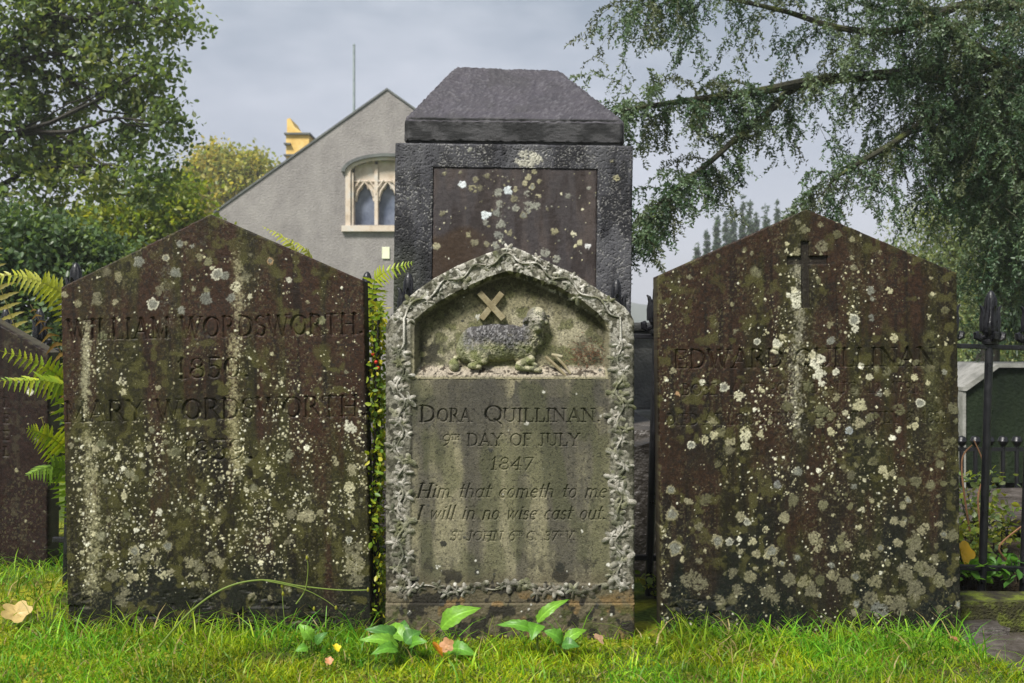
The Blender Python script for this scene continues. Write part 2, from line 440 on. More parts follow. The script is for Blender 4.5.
class Carve:
    """front face of a slab as a height field in photo-pixel units (u right, v down)"""
    def __init__(s, cu, v_base, half, top, res, ppm, v_bot):
        nx = int(2 * half / res) + 1
        s.u = np.linspace(-half, half, nx)
        s.topv = np.array([top(x) for x in s.u])      # height above base, px
        H = max(s.topv) + v_bot
        s.nz = int(H / res) + 1
        s.nx = nx
        tt = np.linspace(0, 1, s.nz)[:, None]
        s.Z = -v_bot + tt * (s.topv[None, :] + v_bot)  # px above base
        s.X = np.repeat(s.u[None, :], s.nz, 0)
        s.D = np.zeros_like(s.X)                       # depth of cut, px
        s.cu, s.vb, s.half, s.ppm, s.v_bot = cu, v_base, half, ppm, v_bot
        s.U = s.X + cu; s.V = v_base - s.Z
        s.C = None
        s.gain = 2.2
    def win(s, u0, u1, v0, v1):
        i0 = max(0, int(np.searchsorted(s.u + s.cu, u0)) - 1); i1 = min(s.nx, int(np.searchsorted(s.u + s.cu, u1)) + 1)
        if i1 <= i0: return None
        zt, zb = s.vb - v0, s.vb - v1
        tv = s.topv[i0:i1]
        f = lambda z, tvx: (z + s.v_bot) / (tvx + s.v_bot) * (s.nz - 1)
        j0 = int(max(0, math.floor(min(f(zb, tv.max()), f(zb, tv.min()))) - 1)); j1 = int(min(s.nz, math.ceil(max(f(zt, tv.min()), f(zt, tv.max()))) + 2))
        if j1 <= j0: return None
        return (slice(j0, j1), slice(i0, i1))
    lean = 0.0
    def loc(s, u, v):
        return u + s.lean * (s.vb - v), v + s.lean * (u - s.cu)
    def text(s, txt, u0, u1, vtop, vbase, depth=1.0, italic=0.0, wmul=1.0, fade=0.0, lc=False, wear=0.25):
        h = vbase - vtop
        um = (u0 + u1) / 2
        du = s.lean * (s.vb - vbase)
        dv = s.lean * (um - s.cu)
        u0, u1, vtop, vbase = u0 + du, u1 + du, vtop + dv, vbase + dv
        adv = 0
        items = []
        for ch in txt:
            sc = 1.0
            if ch == '^': continue
            g = LC.get(ch) if (lc and ch in LC) else GL.get(ch.upper())
            items.append((g, adv)); adv += g[0] + 0.06
        adv -= 0.06
        k = (u1 - u0) / adv
        for g, x in items:
            for it in g[1]:
                for (x0, y0, x1, y1, wd) in segs(it):
                    p0 = (u0 + (x + x0) * k + italic * y0 * h, vbase - y0 * h); p1 = (u0 + (x + x1) * k + italic * y1 * h, vbase - y1 * h)
                    hw = max(0.68, wd * h * 0.55 * wmul)
                    W = s.win(min(p0[0], p1[0]) - hw - 1, max(p0[0], p1[0]) + hw + 1, min(p0[1], p1[1]) - hw - 1, max(p0[1], p1[1]) + hw + 1)
                    if W is None: continue
                    U, V = s.U[W], s.V[W]
                    dx, dy = p1[0] - p0[0], p1[1] - p0[1]
                    L2 = dx * dx + dy * dy + 1e-9
                    t = np.clip(((U - p0[0]) * dx + (V - p0[1]) * dy) / L2, 0, 1)
                    d = np.hypot(U - p0[0] - t * dx, V - p0[1] - t * dy)
                    cut = np.clip((hw + .25 - d) / 1.15, 0, 1) * depth * s.gain * np.clip(hw / 1.2, .75, 1.2) * (.62 + .6 * vnoise(U / 9, V / 7, 19))
                    s.D[W] = np.maximum(s.D[W], cut)
    def rect(s, u0, u1, v0, v1, depth):
        du = s.lean * (s.vb - (v0 + v1) / 2); u0 += du; u1 += du
        W = s.win(u0 - 1, u1 + 1, v0 - 1, v1 + 1)
        U, V = s.U[W], s.V[W]
        d = np.minimum(np.minimum(U - u0, u1 - U), np.minimum(V - v0, v1 - V))
        s.D[W] = np.maximum(s.D[W], np.clip(d / 0.6 + .5, 0, 1) * depth)
    def init_col(s, c):
        s.C = c.astype(np.float32)
        s.grain = fbm(s.U / 1.6, s.V / 1.6, 41, 3).astype(np.float32)
        s.grain2 = fbm(s.U / 4.5, s.V / 4.5, 43, 3).astype(np.float32)
        s.raise_ = np.zeros_like(s.D)
    def spot(s, u, v, r, rgb, kind='blob', sx=1.0, sy=1.0, op=1.0):
        q = rng.random(6)
        u, v = s.loc(u, v)
        W = s.win(u - r * sx * 1.7 - 1, u + r * sx * 1.7 + 1, v - r * sy * 1.7 - 1, v + r * sy * 1.7 + 1)
        if W is None: return
        dx = (s.U[W] - u) / sx; dy = (s.V[W] - v) / sy
        d = np.hypot(dx, dy)
        th = np.arctan2(dy, dx)
        lob = 1 + .06 * np.sin(2 * th + q[0] * 6.3) + .05 * np.sin(3 * th + q[3] * 6.3) + .05 * np.sin(5 * th + q[1] * 6.3) + .05 * np.sin(11 * th + q[2] * 6.3)
        g = s.grain[W]; g2 = s.grain2[W]
        if r < 1.6: lob = lob * (.85 + .3 * g)
        rr = .9 * r * lob + (g - .5) * min(2.5, r * .9) + (g2 - .5) * min(4.0, r * 0.6)
        e = d / np.maximum(rr, .2)
        al = sstep(1.0 + .6 / max(r, 1.2), 1.0 - .7 / max(r, 1.2), e) * op * (.70 + .5 * g)
        col = np.asarray(rgb, np.float32) * (.72 + .56 * g)[..., None]
        if kind == 'ring':          # crustose lichen with a pale rim and a grey heart
            inner = sstep(.78, .55, e)
            heart = np.array([.17, .175, .15], np.float32) * (.6 + .8 * g)[..., None]
            col = lerp(col, heart, (inner * .85)[..., None])
            al = al * np.where(e < .75, .9, 1)
        elif kind == 'crust':       # granular crust with pinholes
            al = al * sstep(.37, .53, g2 * .45 + g * .55 + .10 * sstep(.95, .5, e) - .06 * sstep(.5, .1, e))
        elif kind == 'stain':
            al = sstep(1.25, .5, e) * op * (.5 + .7 * g2)
        al = np.clip(al, 0, 1)
        s.C[W] = lerp(s.C[W], col, al[..., None])
        if kind != 'stain':
            s.raise_[W] = np.maximum(s.raise_[W], al * (0.18 + .15 * g))
    def scatter(s, n, dens, rlo, rhi, cols, kinds=('blob',), pw=2.2):
        """n tries over the whole face; dens(U,V) in 0..1 accepts"""
        us = s.cu + rng.uniform(-s.half, s.half, n); vs_ = rng.uniform(s.vb - max(s.topv), s.vb + 8, n)
        keep = rng.random(n) < np.clip(dens(us, vs_), 0, 1)
        for u, v in zip(us[keep], vs_[keep]):
            r = rlo + (rhi - rlo) * rng.random() ** pw
            c = np.array(cols[int(rng.integers(len(cols)))]) * rng.uniform(.75, 1.15)
            s.spot(u, v, r, c, kinds[int(rng.integers(len(kinds)))], sy=rng.uniform(.85, 1.25))
    def build(s, name, thick, mat, y_front, ground_z, lean=0.0, parent=None, bevel=1.6, side=None, extra_smooth=True):
        ppm = s.ppm
        # rounded arris
        slope = np.gradient(s.topv, s.u)
        dt = (s.topv[None, :] - s.Z) / np.sqrt(1 + slope[None, :] ** 2)
        de = np.minimum(np.minimum(s.X + s.half, s.half - s.X), dt)
        de = de + (s.grain2 - .5) * 2.2 + (s.grain - .5) * 1.0
        arr = np.where(de < bevel, bevel - np.sqrt(np.clip(bevel ** 2 - (bevel - np.clip(de, 0, bevel)) ** 2, 0, None)), 0)
        Y = (s.D + arr - s.raise_) / ppm
        V = np.stack([s.X / ppm, Y, s.Z / ppm], -1).reshape(-1, 3)
        nz, nx = s.nz, s.nx
        id_ = np.arange(nz * nx).reshape(nz, nx)
        q = np.stack([id_[:-1, :-1], id_[:-1, 1:], id_[1:, 1:], id_[1:, :-1]], -1).reshape(-1, 4)
        # back copies of the border, with an arris too
        th = thick
        loop = np.concatenate([id_[0, :], id_[1:, -1], id_[-1, -2::-1], id_[-2:0:-1, 0]])
        bk = V[loop].copy(); bk[:, 1] = th
        b0 = len(V)
        m = len(loop)
        mids = []
        rings = [loop]
        Vs = [V]; nv = len(V)
        for f in (.35, .7, 1.0):
            rv = V[loop].copy(); rv[:, 1] = lerp(V[loop][:, 1], th, f)
            Vs.append(rv); rings.append(np.arange(nv, nv + m)); nv += m
        qs = [q]
        for ra, rb in zip(rings[:-1], rings[1:]):
            qs.append(np.stack([np.roll(ra, -1), ra, rb, np.roll(rb, -1)], -1))
        # back face as column strips
        bot = rings[-1][:nx]
        top = rings[-1][nx + nz - 2: nx + nz - 2 + nx][::-1]
        qs.append(np.stack([bot[1:], bot[:-1], top[:-1], top[1:]], -1))
        Va = np.concatenate(Vs)
        Ca = np.concatenate([s.C.reshape(-1, 3)] + [s.C.reshape(-1, 3)[loop]] * 3)
        if side is not None:
            jj = rng.random((3 * m, 1)) * .25 + .85
            Ca[nz * nx:] = Ca[nz * nx:] * .45 + np.asarray(side) * .55 * jj
        o = mesh_np(name, Va, qs, mat, parent, Ca)
        try: o.data.set_sharp_from_angle(angle=R(50))
        except Exception: pass
        o.location = ((s.cu - 512) / ppm, y_front, ground_z)
        o.rotation_euler = (0, -lean, 0)
        return o

PALE = [(.48, .455, .32), (.40, .375, .235), (.52, .505, .40)]
TAN = [(.20, .185, .11), (.145, .135, .085), (.26, .24, .15)]
GREY = [(.19, .19, .155), (.155, .158, .135)]

def slate_base(S, seed, red, olive, dark, red_amt, vdark):
    U, V = S.U, S.V
    st = fbm(U / 16, V / 260, seed, 4)
    st2 = fbm(U / 5, V / 120, seed + 2, 3)
    bl = fbm(U / 40, V / 60, seed + 4, 4)
    c = np.zeros(U.shape + (3,), np.float32) + np.asarray(red, np.float32)
    c = mixc(c, olive, sstep(.42, .62, st * .6 + bl * .4 - red_amt(U, V)))
    c = mixc(c, dark, sstep(.5, .72, st2 * .55 + bl * .45) * .8)
    c = mixc(c, np.array([.020, .024, .018]), vdark(U, V))
    rub = fbm(U / 2.2, V / 2.6, seed + 6, 3)
    c = c * (.13 + .42 * rub)[..., None]
    pk = sstep(.60, .74, fbm(U / 1.5, V / 1.8, seed + 13, 2)) * sstep(.35, .65, fbm(U / 22, V / 46, seed + 15, 3))
    c = mixc(c, (.13, .12, .06), pk * .32)
    pd = sstep(.62, .76, fbm(U / 2.4, V / 2.8, seed + 17, 2))
    c = mixc(c, (.012, .010, .008), pd * .7)
    # small olive algae blotches
    al = sstep(.56, .66, fbm(U / 9, V / 10, seed + 9, 4)) * sstep(.35, .6, bl)
    c = mixc(c, np.array(olive) * .9, al * .7)
    return c

def gable(half, sh, ap):
    return lambda x: sh + (ap - sh) * (1 - abs(x) / half)

# ================================================================ LEFT STONE
PPM = F / 3.2
A = Carve(219.5, 622, 151.5, gable(151.5, 338, 408), .56, PPM, 45)
A.lean = R(1.25); A.gain = 1.4
A.text('WILLIAM WORDSWORTH.', 67, 364, 317, 337, 1.25)
A.text('1850.', 177, 250, 358, 378, 1.15)
A.text('MARY WORDSWORTH.', 64, 367, 399, 419, 1.2)
A.text('1859.', 182, 254, 440, 460, 1.15)
c = slate_base(A, 1, (.078, .039, .022), (.064, .060, .018), (.018, .012, .008),
               lambda U, V: .05 * sstep(420, 330, V) + .12 * sstep(240, 350, U) * sstep(520, 380, V) - .13 * sstep(380, 500, V) + .02 * np.sin(U / 30.),
               lambda U, V: sstep(545, 590, V + 18 * np.sin(U / 19.) - 12 * sstep(250, 330, U)) * .85)
A.init_col(c)
U, V = A.U, A.V
def stk(U, V, u, wd, v0, v1, ed=18):
    return np.exp(-((U - u - 2.5 * np.sin(V / 37.)) / wd) ** 2) * sstep(v0 - ed, v0 + ed, V) * sstep(v1 + ed, v1 - ed, V)
# broad pale run-off stains
for u, wd, v0, v1, k, rgb in [(92, 4.6, 316, 412, .85, (.36, .34, .22)), (93, 8, 420, 600, .75, (.33, .31, .18)), (243, 6, 250, 330, .7, (.34, .31, .19)),
                              (240, 6, 330, 480, .75, (.33, .30, .17)), (172, 9, 255, 340, .4, (.19, .19, .15)), (75, 5, 320, 600, .35, (.15, .14, .08)),
                              (205, 10, 300, 600, .35, (.10, .095, .05)), (306, 14, 400, 560, .3, (.11, .105, .055)), (150, 12, 350, 520, .25, (.10, .085, .05)),
                              (212, 4, 220, 260, .4, (.14, .14, .12)), (335, 7, 380, 520, .3, (.11, .10, .06))]:
    A.C = mixc(A.C, rgb, np.clip(sstep(.66, 1.12, stk(U, V, u, wd * 1.3, v0, v1) * min(k, 1.2) * .6 + A.grain * .6 + A.grain2 * .35) * min(.62, k + .1), 0, 1))
def densA(u, v):
    d = .06 + .20 * sstep(400, 460, v)
    d = d + .9 * np.exp(-((u - 92) / 13) ** 2) * sstep(315, 350, v)
    d = d + .55 * np.exp(-((u - 140) / 36) ** 2) * sstep(405, 450, v)
    d = d + .65 * np.exp(-((u - 240) / 9) ** 2) * sstep(270, 330, v) + .4 * np.exp(-((u - 285) / 22) ** 2) * sstep(360, 400, v)
    d = d + .3 * np.exp(-((u - 250) / 50) ** 2) * sstep(420, 470, v) + .55 * np.exp(-((u - 358) / 9) ** 2) * sstep(440, 460, v)
    d = d + .3 * np.exp(-((u - 352) / 14) ** 2) * sstep(365, 380, v)
    d = d * (.25 + 1.4 * (vnoise(u / 14, v / 22, 77) > .46))
    d = d * sstep(598, 560, v + 22 * sstep(230, 330, u) * sstep(356, 330, u))
    return d * sstep(230, 300, v + 40 * np.exp(-((u - 170) / 30) ** 2))
A.scatter(16500, densA, .28, 1.25, PALE + TAN + [(.36, .34, .22)], ('blob',), 1.9)
A.scatter(330, lambda u, v: densA(u, v) * .8, 1.3, 3.4, TAN + PALE, ('crust', 'blob'), 2.0)
A.scatter(320, lambda u, v: .55 * sstep(395, 470, v) * sstep(600, 555, v) * sstep(320, 240, u) + .05, 2, 6.0, [(.13, .125, .07), (.16, .155, .10), (.11, .11, .06)], ('stain', 'crust'), 1.6)
for u, v, r, k, cc in [(139, 262, 6.5, 'ring', GREY[0]), (153, 304, 7, 'ring', PALE[2]), (160, 291, 6, 'crust', TAN[1]), (175, 273, 6, 'ring', GREY[0]), (206, 299, 7, 'blob', GREY[1]),
        (180, 244, 4.5, 'ring', GREY[0]), (186, 243, 3, 'blob', TAN[0]), (192, 246, 3, 'crust', GREY[0]), (166, 258, 4, 'ring', PALE[0]), (118, 277, 5, 'crust', TAN[0]), (107, 272, 6, 'stain', TAN[1]), (97, 299, 7, 'crust', TAN[1]), (78, 304, 4, 'blob', TAN[0]),
        (115, 302, 4, 'blob', TAN[2]), (181, 311, 5, 'crust', GREY[0]), (217, 274, 7, 'ring', PALE[2]), (224, 276, 5.5, 'ring', GREY[0]), (200, 257, 4, 'crust', TAN[0]), (246, 276, 6, 'stain', TAN[1]), (270, 261, 4.2, 'ring', (.33, .22, .12)),
        (289, 280, 3.6, 'blob', PALE[2]), (236, 287, 6, 'crust', PALE[0]), (231, 298, 5, 'ring', GREY[0]), (250, 297, 3.2, 'blob', PALE[0]), (64, 295, 4, 'blob', TAN[2]), (212, 268, 3, 'blob', PALE[0]), (250, 255, 3, 'stain', TAN[1]), (308, 302, 2.4, 'blob', TAN[2]),
        (122, 382, 5.5, 'crust', PALE[0]), (123, 392, 4, 'crust', PALE[1]), (158, 388, 3, 'blob', TAN[2]), (351, 428, 6.5, 'crust', PALE[2]), (346, 424, 4, 'crust', PALE[2]), (320, 379, 2, 'blob', TAN[2]), (281, 383, 2.4, 'blob', PALE[0]),
        (272, 354, 2.4, 'blob', PALE[1]), (335, 461, 5.5, 'crust', TAN[2]), (352, 470, 7, 'crust', TAN[2]), (350, 488, 7, 'crust', PALE[1]), (351, 503, 5, 'crust', TAN[2]), (353, 550, 10, 'crust', TAN[1]), (355, 565, 12, 'crust', TAN[0]), (356, 580, 10, 'crust', TAN[1]), (349, 540, 4.5, 'ring', PALE[2]),
        (309, 516, 8, 'crust', TAN[2]), (301, 517, 5, 'crust', TAN[2]), (320, 513, 5, 'crust', TAN[0]), (292, 514, 6, 'crust', TAN[1]), (290, 540, 6, 'crust', TAN[1]), (333, 527, 4.5, 'crust', TAN[0]), (252, 597, 5, 'blob', TAN[0]),
        (134, 551, 6, 'ring', TAN[2]), (136, 561, 6, 'crust', TAN[1]), (147, 557, 5, 'crust', TAN[0]), (168, 546, 6.5, 'ring', TAN[0]), (164, 533, 4, 'blob', TAN[1]), (189, 562, 7, 'crust', TAN[0]), (199, 566, 8, 'crust', TAN[1]), (213, 558, 8, 'crust', TAN[1]), (219, 562, 7, 'crust', TAN[0]), (163, 575, 5.5, 'crust', PALE[1]), (171, 572, 5, 'crust', TAN[2]),
        (192, 584, 3, 'blob', TAN[0]), (122, 600, 7, 'crust', TAN[1]), (125, 592, 6, 'crust', TAN[1]), (112, 576, 8, 'crust', TAN[1]), (130, 578, 6, 'crust', TAN[0]), (205, 577, 5, 'crust', TAN[1]), (124, 496, 4, 'blob', PALE[1]), (204, 508, 3.6, 'ring', TAN[2]), (118, 457, 3.4, 'blob', PALE[0]), (246, 490, 3, 'blob', PALE[0]), (268, 540, 3.5, 'blob', PALE[1]), (270, 598, 3, 'blob', TAN[0])]:
    A.spot(u, v, r * .92, np.array(cc) * .85, k, op=.8)
A.D += (fbm(A.U / 3, A.V / 3, 5, 3) - .5) * .35 + (fbm(A.U / 60, A.V / 60, 8, 2) - .5) * 1.5
A.D += sstep(.55, .75, fbm(A.U / 14, A.V / 8, 12, 3)) * sstep(580, 605, A.V) * 2
GZ = CZ - (622 - 341.5) / PPM
oA = A.build('gravestone', .095, M['slate'], 3.2, GZ, R(1.25), side=(.02, .022, .014))
tag(oA, 'brown gabled gravestone with two names in large capitals and the dates 1850 and 1859', 'gravestone', 'lichen covered gravestones')

# ================================================================ RIGHT STONE
B = Carve(811, 625, 150, gable(149.5, 351, 416), .56, PPM, 45)
B.lean = R(.6); B.gain = 1.8
B.text('EDWARD QUILLINAN', 674, 936, 349, 367, 1.15)
B.text('BORN AT OPORTO AUG. 12. 1791.', 682, 922, 383, 394, .75, wmul=.9)
B.text('DIED AT LOUGHRIGG HOLME JULY 8. 1851.', 667, 950, 413, 424, .75, wmul=.9)
B.rect(801.5, 809.5, 241, 308, 2.6)
B.rect(787, 828, 256, 264.5, 2.6)
c = slate_base(B, 21, (.072, .038, .022), (.062, .058, .019), (.017, .012, .008),
               lambda U, V: .13 * sstep(800, 690, U) * sstep(480, 380, V) + .08 * sstep(860, 940, U) * sstep(420, 300, V) - .06 * sstep(520, 560, V),
               lambda U, V: sstep(480, 600, V + 25 * np.sin(U / 33.)) * .55 + .5 * sstep(.5, .65, fbm(U / 30, V / 90, 91, 3)) * sstep(380, 430, V))
B.init_col(c)
U, V = B.U, B.V
for u, wd, v0, v1, k, rgb in [(800, 7, 250, 440, .62, (.36, .34, .26)), (812, 10, 225, 380, .35, (.17, .16, .10)), (786, 8, 300, 480, .35, (.17, .16, .11)), (772, 8, 320, 470, .25, (.13, .12, .08)), (853, 8, 240, 330, .35, (.16, .15, .10)),
                              (660, 3, 270, 620, .55, (.16, .15, .07)), (790, 14, 380, 540, .3, (.10, .095, .055)), (830, 20, 300, 520, .3, (.085, .08, .045)), (935, 9, 320, 470, .6, (.085, .085, .04)), (880, 7, 250, 340, .35, (.13, .12, .07)), (722, 16, 260, 360, .2, (.11, .09, .075))]:
    B.C = mixc(B.C, rgb, np.clip(sstep(.66, 1.12, stk(U, V, u, wd * 1.3, v0, v1) * min(k, 1.2) * .6 + B.grain * .6 + B.grain2 * .35) * min(.62, k + .1), 0, 1))
def densB(u, v):
    d = .05 + .85 * np.exp(-((u - 797) / 15) ** 2) * sstep(235, 300, v) * sstep(520, 440, v)
    d = d + .42 * np.exp(-((u - 770) / 22) ** 2) * sstep(280, 330, v) * sstep(500, 430, v) + .35 * np.exp(-((u - 830) / 20) ** 2) * sstep(330, 380, v) * sstep(520, 450, v)
    d = d + .35 * np.exp(-((u - 852) / 12) ** 2) * sstep(250, 270, v) * sstep(370, 330, v) + .25 * np.exp(-((u - 880) / 7) ** 2) * sstep(250, 280, v) * sstep(350, 330, v)
    d = d + .45 * np.exp(-((u - 662) / 7) ** 2) * sstep(290, 320, v) + .13 * np.exp(-((u - 800) / 60) ** 2) * sstep(420, 480, v) + .22 * np.exp(-((u - 890) / 30) ** 2) * sstep(400, 460, v)
    d = d + .16 * np.exp(-((u - 690) / 18) ** 2) * sstep(250, 270, v) * sstep(360, 330, v)
    return d * (.18 + 1.5 * (vnoise(u / 12, v / 18, 71) > .5))
B.scatter(13500, densB, .28, 1.2, PALE + TAN, ('blob',), 2.0)
B.scatter(420, densB, 1.3, 3.2, PALE + TAN, ('crust', 'blob'), 1.8)
B.scatter(420, lambda u, v: .5 * sstep(300, 420, v) * sstep(760, 860, u) + .08, 2.5, 7.0, [(.09, .085, .045), (.11, .105, .06), (.08, .078, .04)], ('stain', 'crust', 'blob'), 1.5)
B.scatter(170, lambda u, v: sstep(470, 560, v) * .65, 1.6, 5.0, [tuple(np.array(t_c) * .6) for t_c in TAN] + TAN, ('crust', 'blob', 'ring'), 1.6)
for u, v, r, k, cc in [(854, 320, 7, 'ring', PALE[2]), (855, 328, 5, 'crust', PALE[2]), (795, 296, 6.5, 'crust', PALE[2]), (797, 304, 6, 'crust', PALE[2]), (794, 290, 4, 'blob', PALE[0]), (777, 343, 5.5, 'blob', PALE[2]), (775, 350, 4, 'crust', PALE[0]), (757, 342, 3.6, 'ring', PALE[2]), (736, 332, 4, 'crust', TAN[1]), (796, 252, 5, 'crust', TAN[0]), (822, 246, 7, 'crust', TAN[1]), (821, 225, 3.6, 'crust', TAN[0]), (798, 222, 3.2, 'crust', TAN[1]), (752, 253, 3, 'blob', TAN[1]), (787, 244, 2.6, 'blob', PALE[1]),
        (871, 290, 5, 'ring', GREY[0]), (872, 299, 2.5, 'blob', GREY[0]), (889, 291, 4.5, 'crust', PALE[1]), (852, 239, 3.6, 'crust', TAN[0]), (854, 268, 4, 'crust', TAN[1]), (852, 258, 3, 'crust', TAN[0]), (880, 252, 3, 'crust', TAN[0]), (894, 338, 5, 'crust', PALE[1]), (871, 318, 4, 'crust', GREY[1]), (831, 341, 5, 'ring', GREY[0]), (830, 325, 4, 'crust', TAN[0]), (933, 294, 3, 'blob', PALE[1]), (929, 317, 3.4, 'crust', PALE[1]), (946, 344, 2.6, 'blob', PALE[1]), (931, 278, 2.2, 'blob', TAN[0]),
        (818, 362, 9, 'crust', PALE[2]), (819, 375, 8, 'crust', PALE[2]), (812, 355, 5, 'blob', PALE[0]), (822, 383, 5, 'crust', PALE[2]), (861, 366, 4, 'blob', PALE[2]), (870, 377, 4.2, 'blob', PALE[0]), (836, 372, 4, 'crust', PALE[2]), (702, 382, 4, 'blob', PALE[2]), (724, 387, 5.6, 'ring', PALE[2]), (739, 396, 6, 'crust', PALE[0]), (712, 422, 6, 'crust', TAN[0]), (673, 371, 4, 'crust', TAN[2]), (678, 394, 2.6, 'blob', (.36, .22, .12)), (714, 435, 5, 'crust', PALE[1]), (744, 432, 6.5, 'crust', PALE[1]), (761, 434, 4, 'crust', PALE[1]), (730, 442, 6, 'crust', TAN[2]), (702, 440, 3.5, 'crust', TAN[1]),
        (860, 405, 7.5, 'crust', PALE[1]), (859, 424, 7, 'crust', TAN[2]), (836, 397, 5, 'crust', TAN[0]), (879, 394, 3.6, 'ring', GREY[0]), (887, 393, 4, 'crust', TAN[0]), (920, 403, 5.5, 'ring', PALE[2]), (845, 413, 3.4, 'blob', PALE[0]), (849, 430, 4.6, 'ring', GREY[0]), (839, 422, 4, 'crust', TAN[0]), (831, 432, 5, 'crust', PALE[1]), (899, 430, 4, 'crust', PALE[0]), (915, 426, 4, 'blob', PALE[1]), (945, 372, 3.2, 'blob', GREY[0]), (928, 383, 3, 'blob', PALE[1]),
        (691, 445, 5.5, 'ring', PALE[2]), (704, 440, 5, 'crust', PALE[1]), (745, 436, 7, 'crust', PALE[0]), (745, 446, 5, 'crust', PALE[0]), (729, 450, 6, 'stain', TAN[1]), (798, 471, 6, 'ring', GREY[0]), (777, 485, 5, 'ring', (.2, .2, .19)), (784, 518, 7, 'blob', TAN[2]), (741, 517, 6.5, 'crust', TAN[2]), (747, 522, 4.5, 'ring', PALE[2]), (730, 542, 4.6, 'ring', PALE[2]), (671, 490, 5.5, 'ring', TAN[2]), (672, 514, 8, 'ring', TAN[2]), (675, 548, 9.5, 'ring', TAN[2]), (717, 541, 7.5, 'ring', TAN[2]), (699, 527, 5, 'blob', TAN[1]), (772, 551, 8, 'ring', TAN[2]), (775, 562, 5, 'crust', TAN[2]), (732, 573, 6, 'crust', TAN[1]), (817, 540, 7, 'crust', TAN[0]), (818, 548, 5, 'crust', TAN[2]), (766, 529, 5, 'crust', PALE[1]), (752, 541, 5, 'crust', PALE[1]), (756, 554, 5, 'crust', TAN[2]), (700, 560, 4, 'crust', TAN[1]), (686, 500, 2.5, 'blob', TAN[2]), (690, 502, 3.5, 'blob', TAN[2]),
        (883, 470, 5.5, 'blob', PALE[1]), (886, 476, 4.5, 'blob', PALE[1]), (895, 521, 5.5, 'blob', TAN[2]), (903, 524, 4, 'crust', TAN[2]), (908, 500, 4, 'ring', TAN[2]), (903, 507, 3, 'blob', TAN[2]), (854, 487, 3.6, 'ring', GREY[0]), (862, 510, 3.6, 'crust', PALE[0]), (849, 431, 4.6, 'ring', (.33, .36, .38)), (833, 515, 2, 'blob', PALE[1]), (814, 537, 7, 'crust', TAN[2]), (848, 544, 4.5, 'crust', TAN[2]), (834, 549, 4, 'crust', PALE[1]), (866, 555, 6.5, 'crust', TAN[2]), (880, 548, 5, 'ring', TAN[0]), (898, 543, 5, 'blob', TAN[2]), (916, 545, 8, 'crust', TAN[1]), (924, 529, 7.5, 'crust', TAN[2]), (912, 553, 7, 'crust', TAN[1]), (939, 524, 4.5, 'crust', TAN[0]), (944, 534, 4.5, 'ring', TAN[0]), (913, 535, 4, 'crust', TAN[1]),
        (692, 580, 12, 'crust', TAN[1]), (702, 585, 9, 'crust', TAN[1]), (738, 590, 7, 'crust', TAN[1]), (750, 577, 7, 'crust', TAN[0]), (766, 592, 10, 'crust', TAN[1]), (775, 600, 7, 'crust', TAN[1]), (789, 580, 8, 'crust', TAN[1]), (805, 582, 8, 'crust', TAN[0]), (812, 590, 9, 'crust', TAN[1]), (833, 575, 7, 'crust', TAN[0]), (832, 566, 4, 'ring', GREY[1]), (845, 586, 10, 'crust', TAN[1]), (856, 576, 6, 'ring', TAN[0]), (875, 582, 9, 'crust', TAN[0]), (871, 598, 8, 'crust', TAN[1]), (905, 572, 11, 'crust', TAN[1]), (915, 590, 12, 'crust', TAN[1]), (898, 605, 12, 'crust', TAN[1]), (888, 600, 6, 'crust', TAN[0]), (928, 570, 9, 'crust', TAN[1]), (935, 560, 6, 'crust', TAN[1]), (880, 610, 10, 'crust', GREY[1]), (720, 600, 6, 'crust', TAN[1]), (665, 595, 5, 'crust', TAN[1])]:
    B.spot(u, v, r * .9, np.array(cc) * (.8 if v > 480 else .9), k, op=.8)
_cr = sstep(1.2, 2.2, B.D) * (B.V < 312) * (np.abs(B.U - 807) < 24)
B.C = mixc(B.C, (.014, .011, .009), _cr * .85)
B.D += (fbm(B.U / 3, B.V / 3, 15, 3) - .5) * .35 + (fbm(B.U / 60, B.V / 60, 18, 2) - .5) * 1.5
B.D += sstep(.5, .7, fbm(B.U / 14, B.V / 7, 16, 3)) * sstep(588, 610, B.V) * 2.4 * sstep(760, 690, B.U)
oB = B.build('gravestone', .095, M['slate'], 3.2, CZ - (625 - 341.5) / PPM, R(.6), side=(.06, .05, .035))
tag(oB, 'brown gabled gravestone with a small sunk cross below its peak and round pale lichens', 'gravestone', 'lichen covered gravestones')

# ================================================================ MIDDLE STONE
PD = F / 3.13
HB = 124.5
_tx = np.array([-125, -124, -121, -114, -104, -93, -76, -52, -23, -8, 0, 6, 12, 36, 65, 94, 108, 115, 121, 124, 125.])
_tv = np.array([296, 301, 307, 316, 327, 336, 348, 361, 373, 378, 379.5, 378.5, 376, 365.5, 352, 333, 324, 319, 312, 306, 300.])
dtop = lambda x: float(np.interp(x, _tx, _tv))
Dn = Carve(510, 626, HB, dtop, .52, PD, 45)
Dn.gain = 3.0
U, V = Dn.U, Dn.V
# sunk niche with a pointed head
_nx = np.array([414, 416, 423, 437, 458, 487, 500, 509, 518, 534, 560, 581, 598, 604, 608.])
_ny = np.array([330, 321, 313, 303, 291, 278, 273.5, 271, 273, 278, 288, 300, 314, 321, 331.])
ntop = np.interp(U, _nx, _ny)
inside = np.minimum(np.minimum(U - 414.5, 608.5 - U), np.minimum((V - ntop) * .85, 379.5 - V))
NICHE = 15.0
wob = (fbm(U / 7, V / 7, 31, 3) - .5) * 2.0
Dn.D = np.clip((inside + wob * .5) / 2.6 + .15, 0, 1) ** .8 * NICHE
# the floor of the niche slopes out to the front
fl = sstep(362, 379, V) * (inside > 0)
Dn.D = np.where(inside > 0, np.minimum(Dn.D, lerp(NICHE, 1.0, np.clip((V - 366) / 12, 0, 1))), Dn.D)
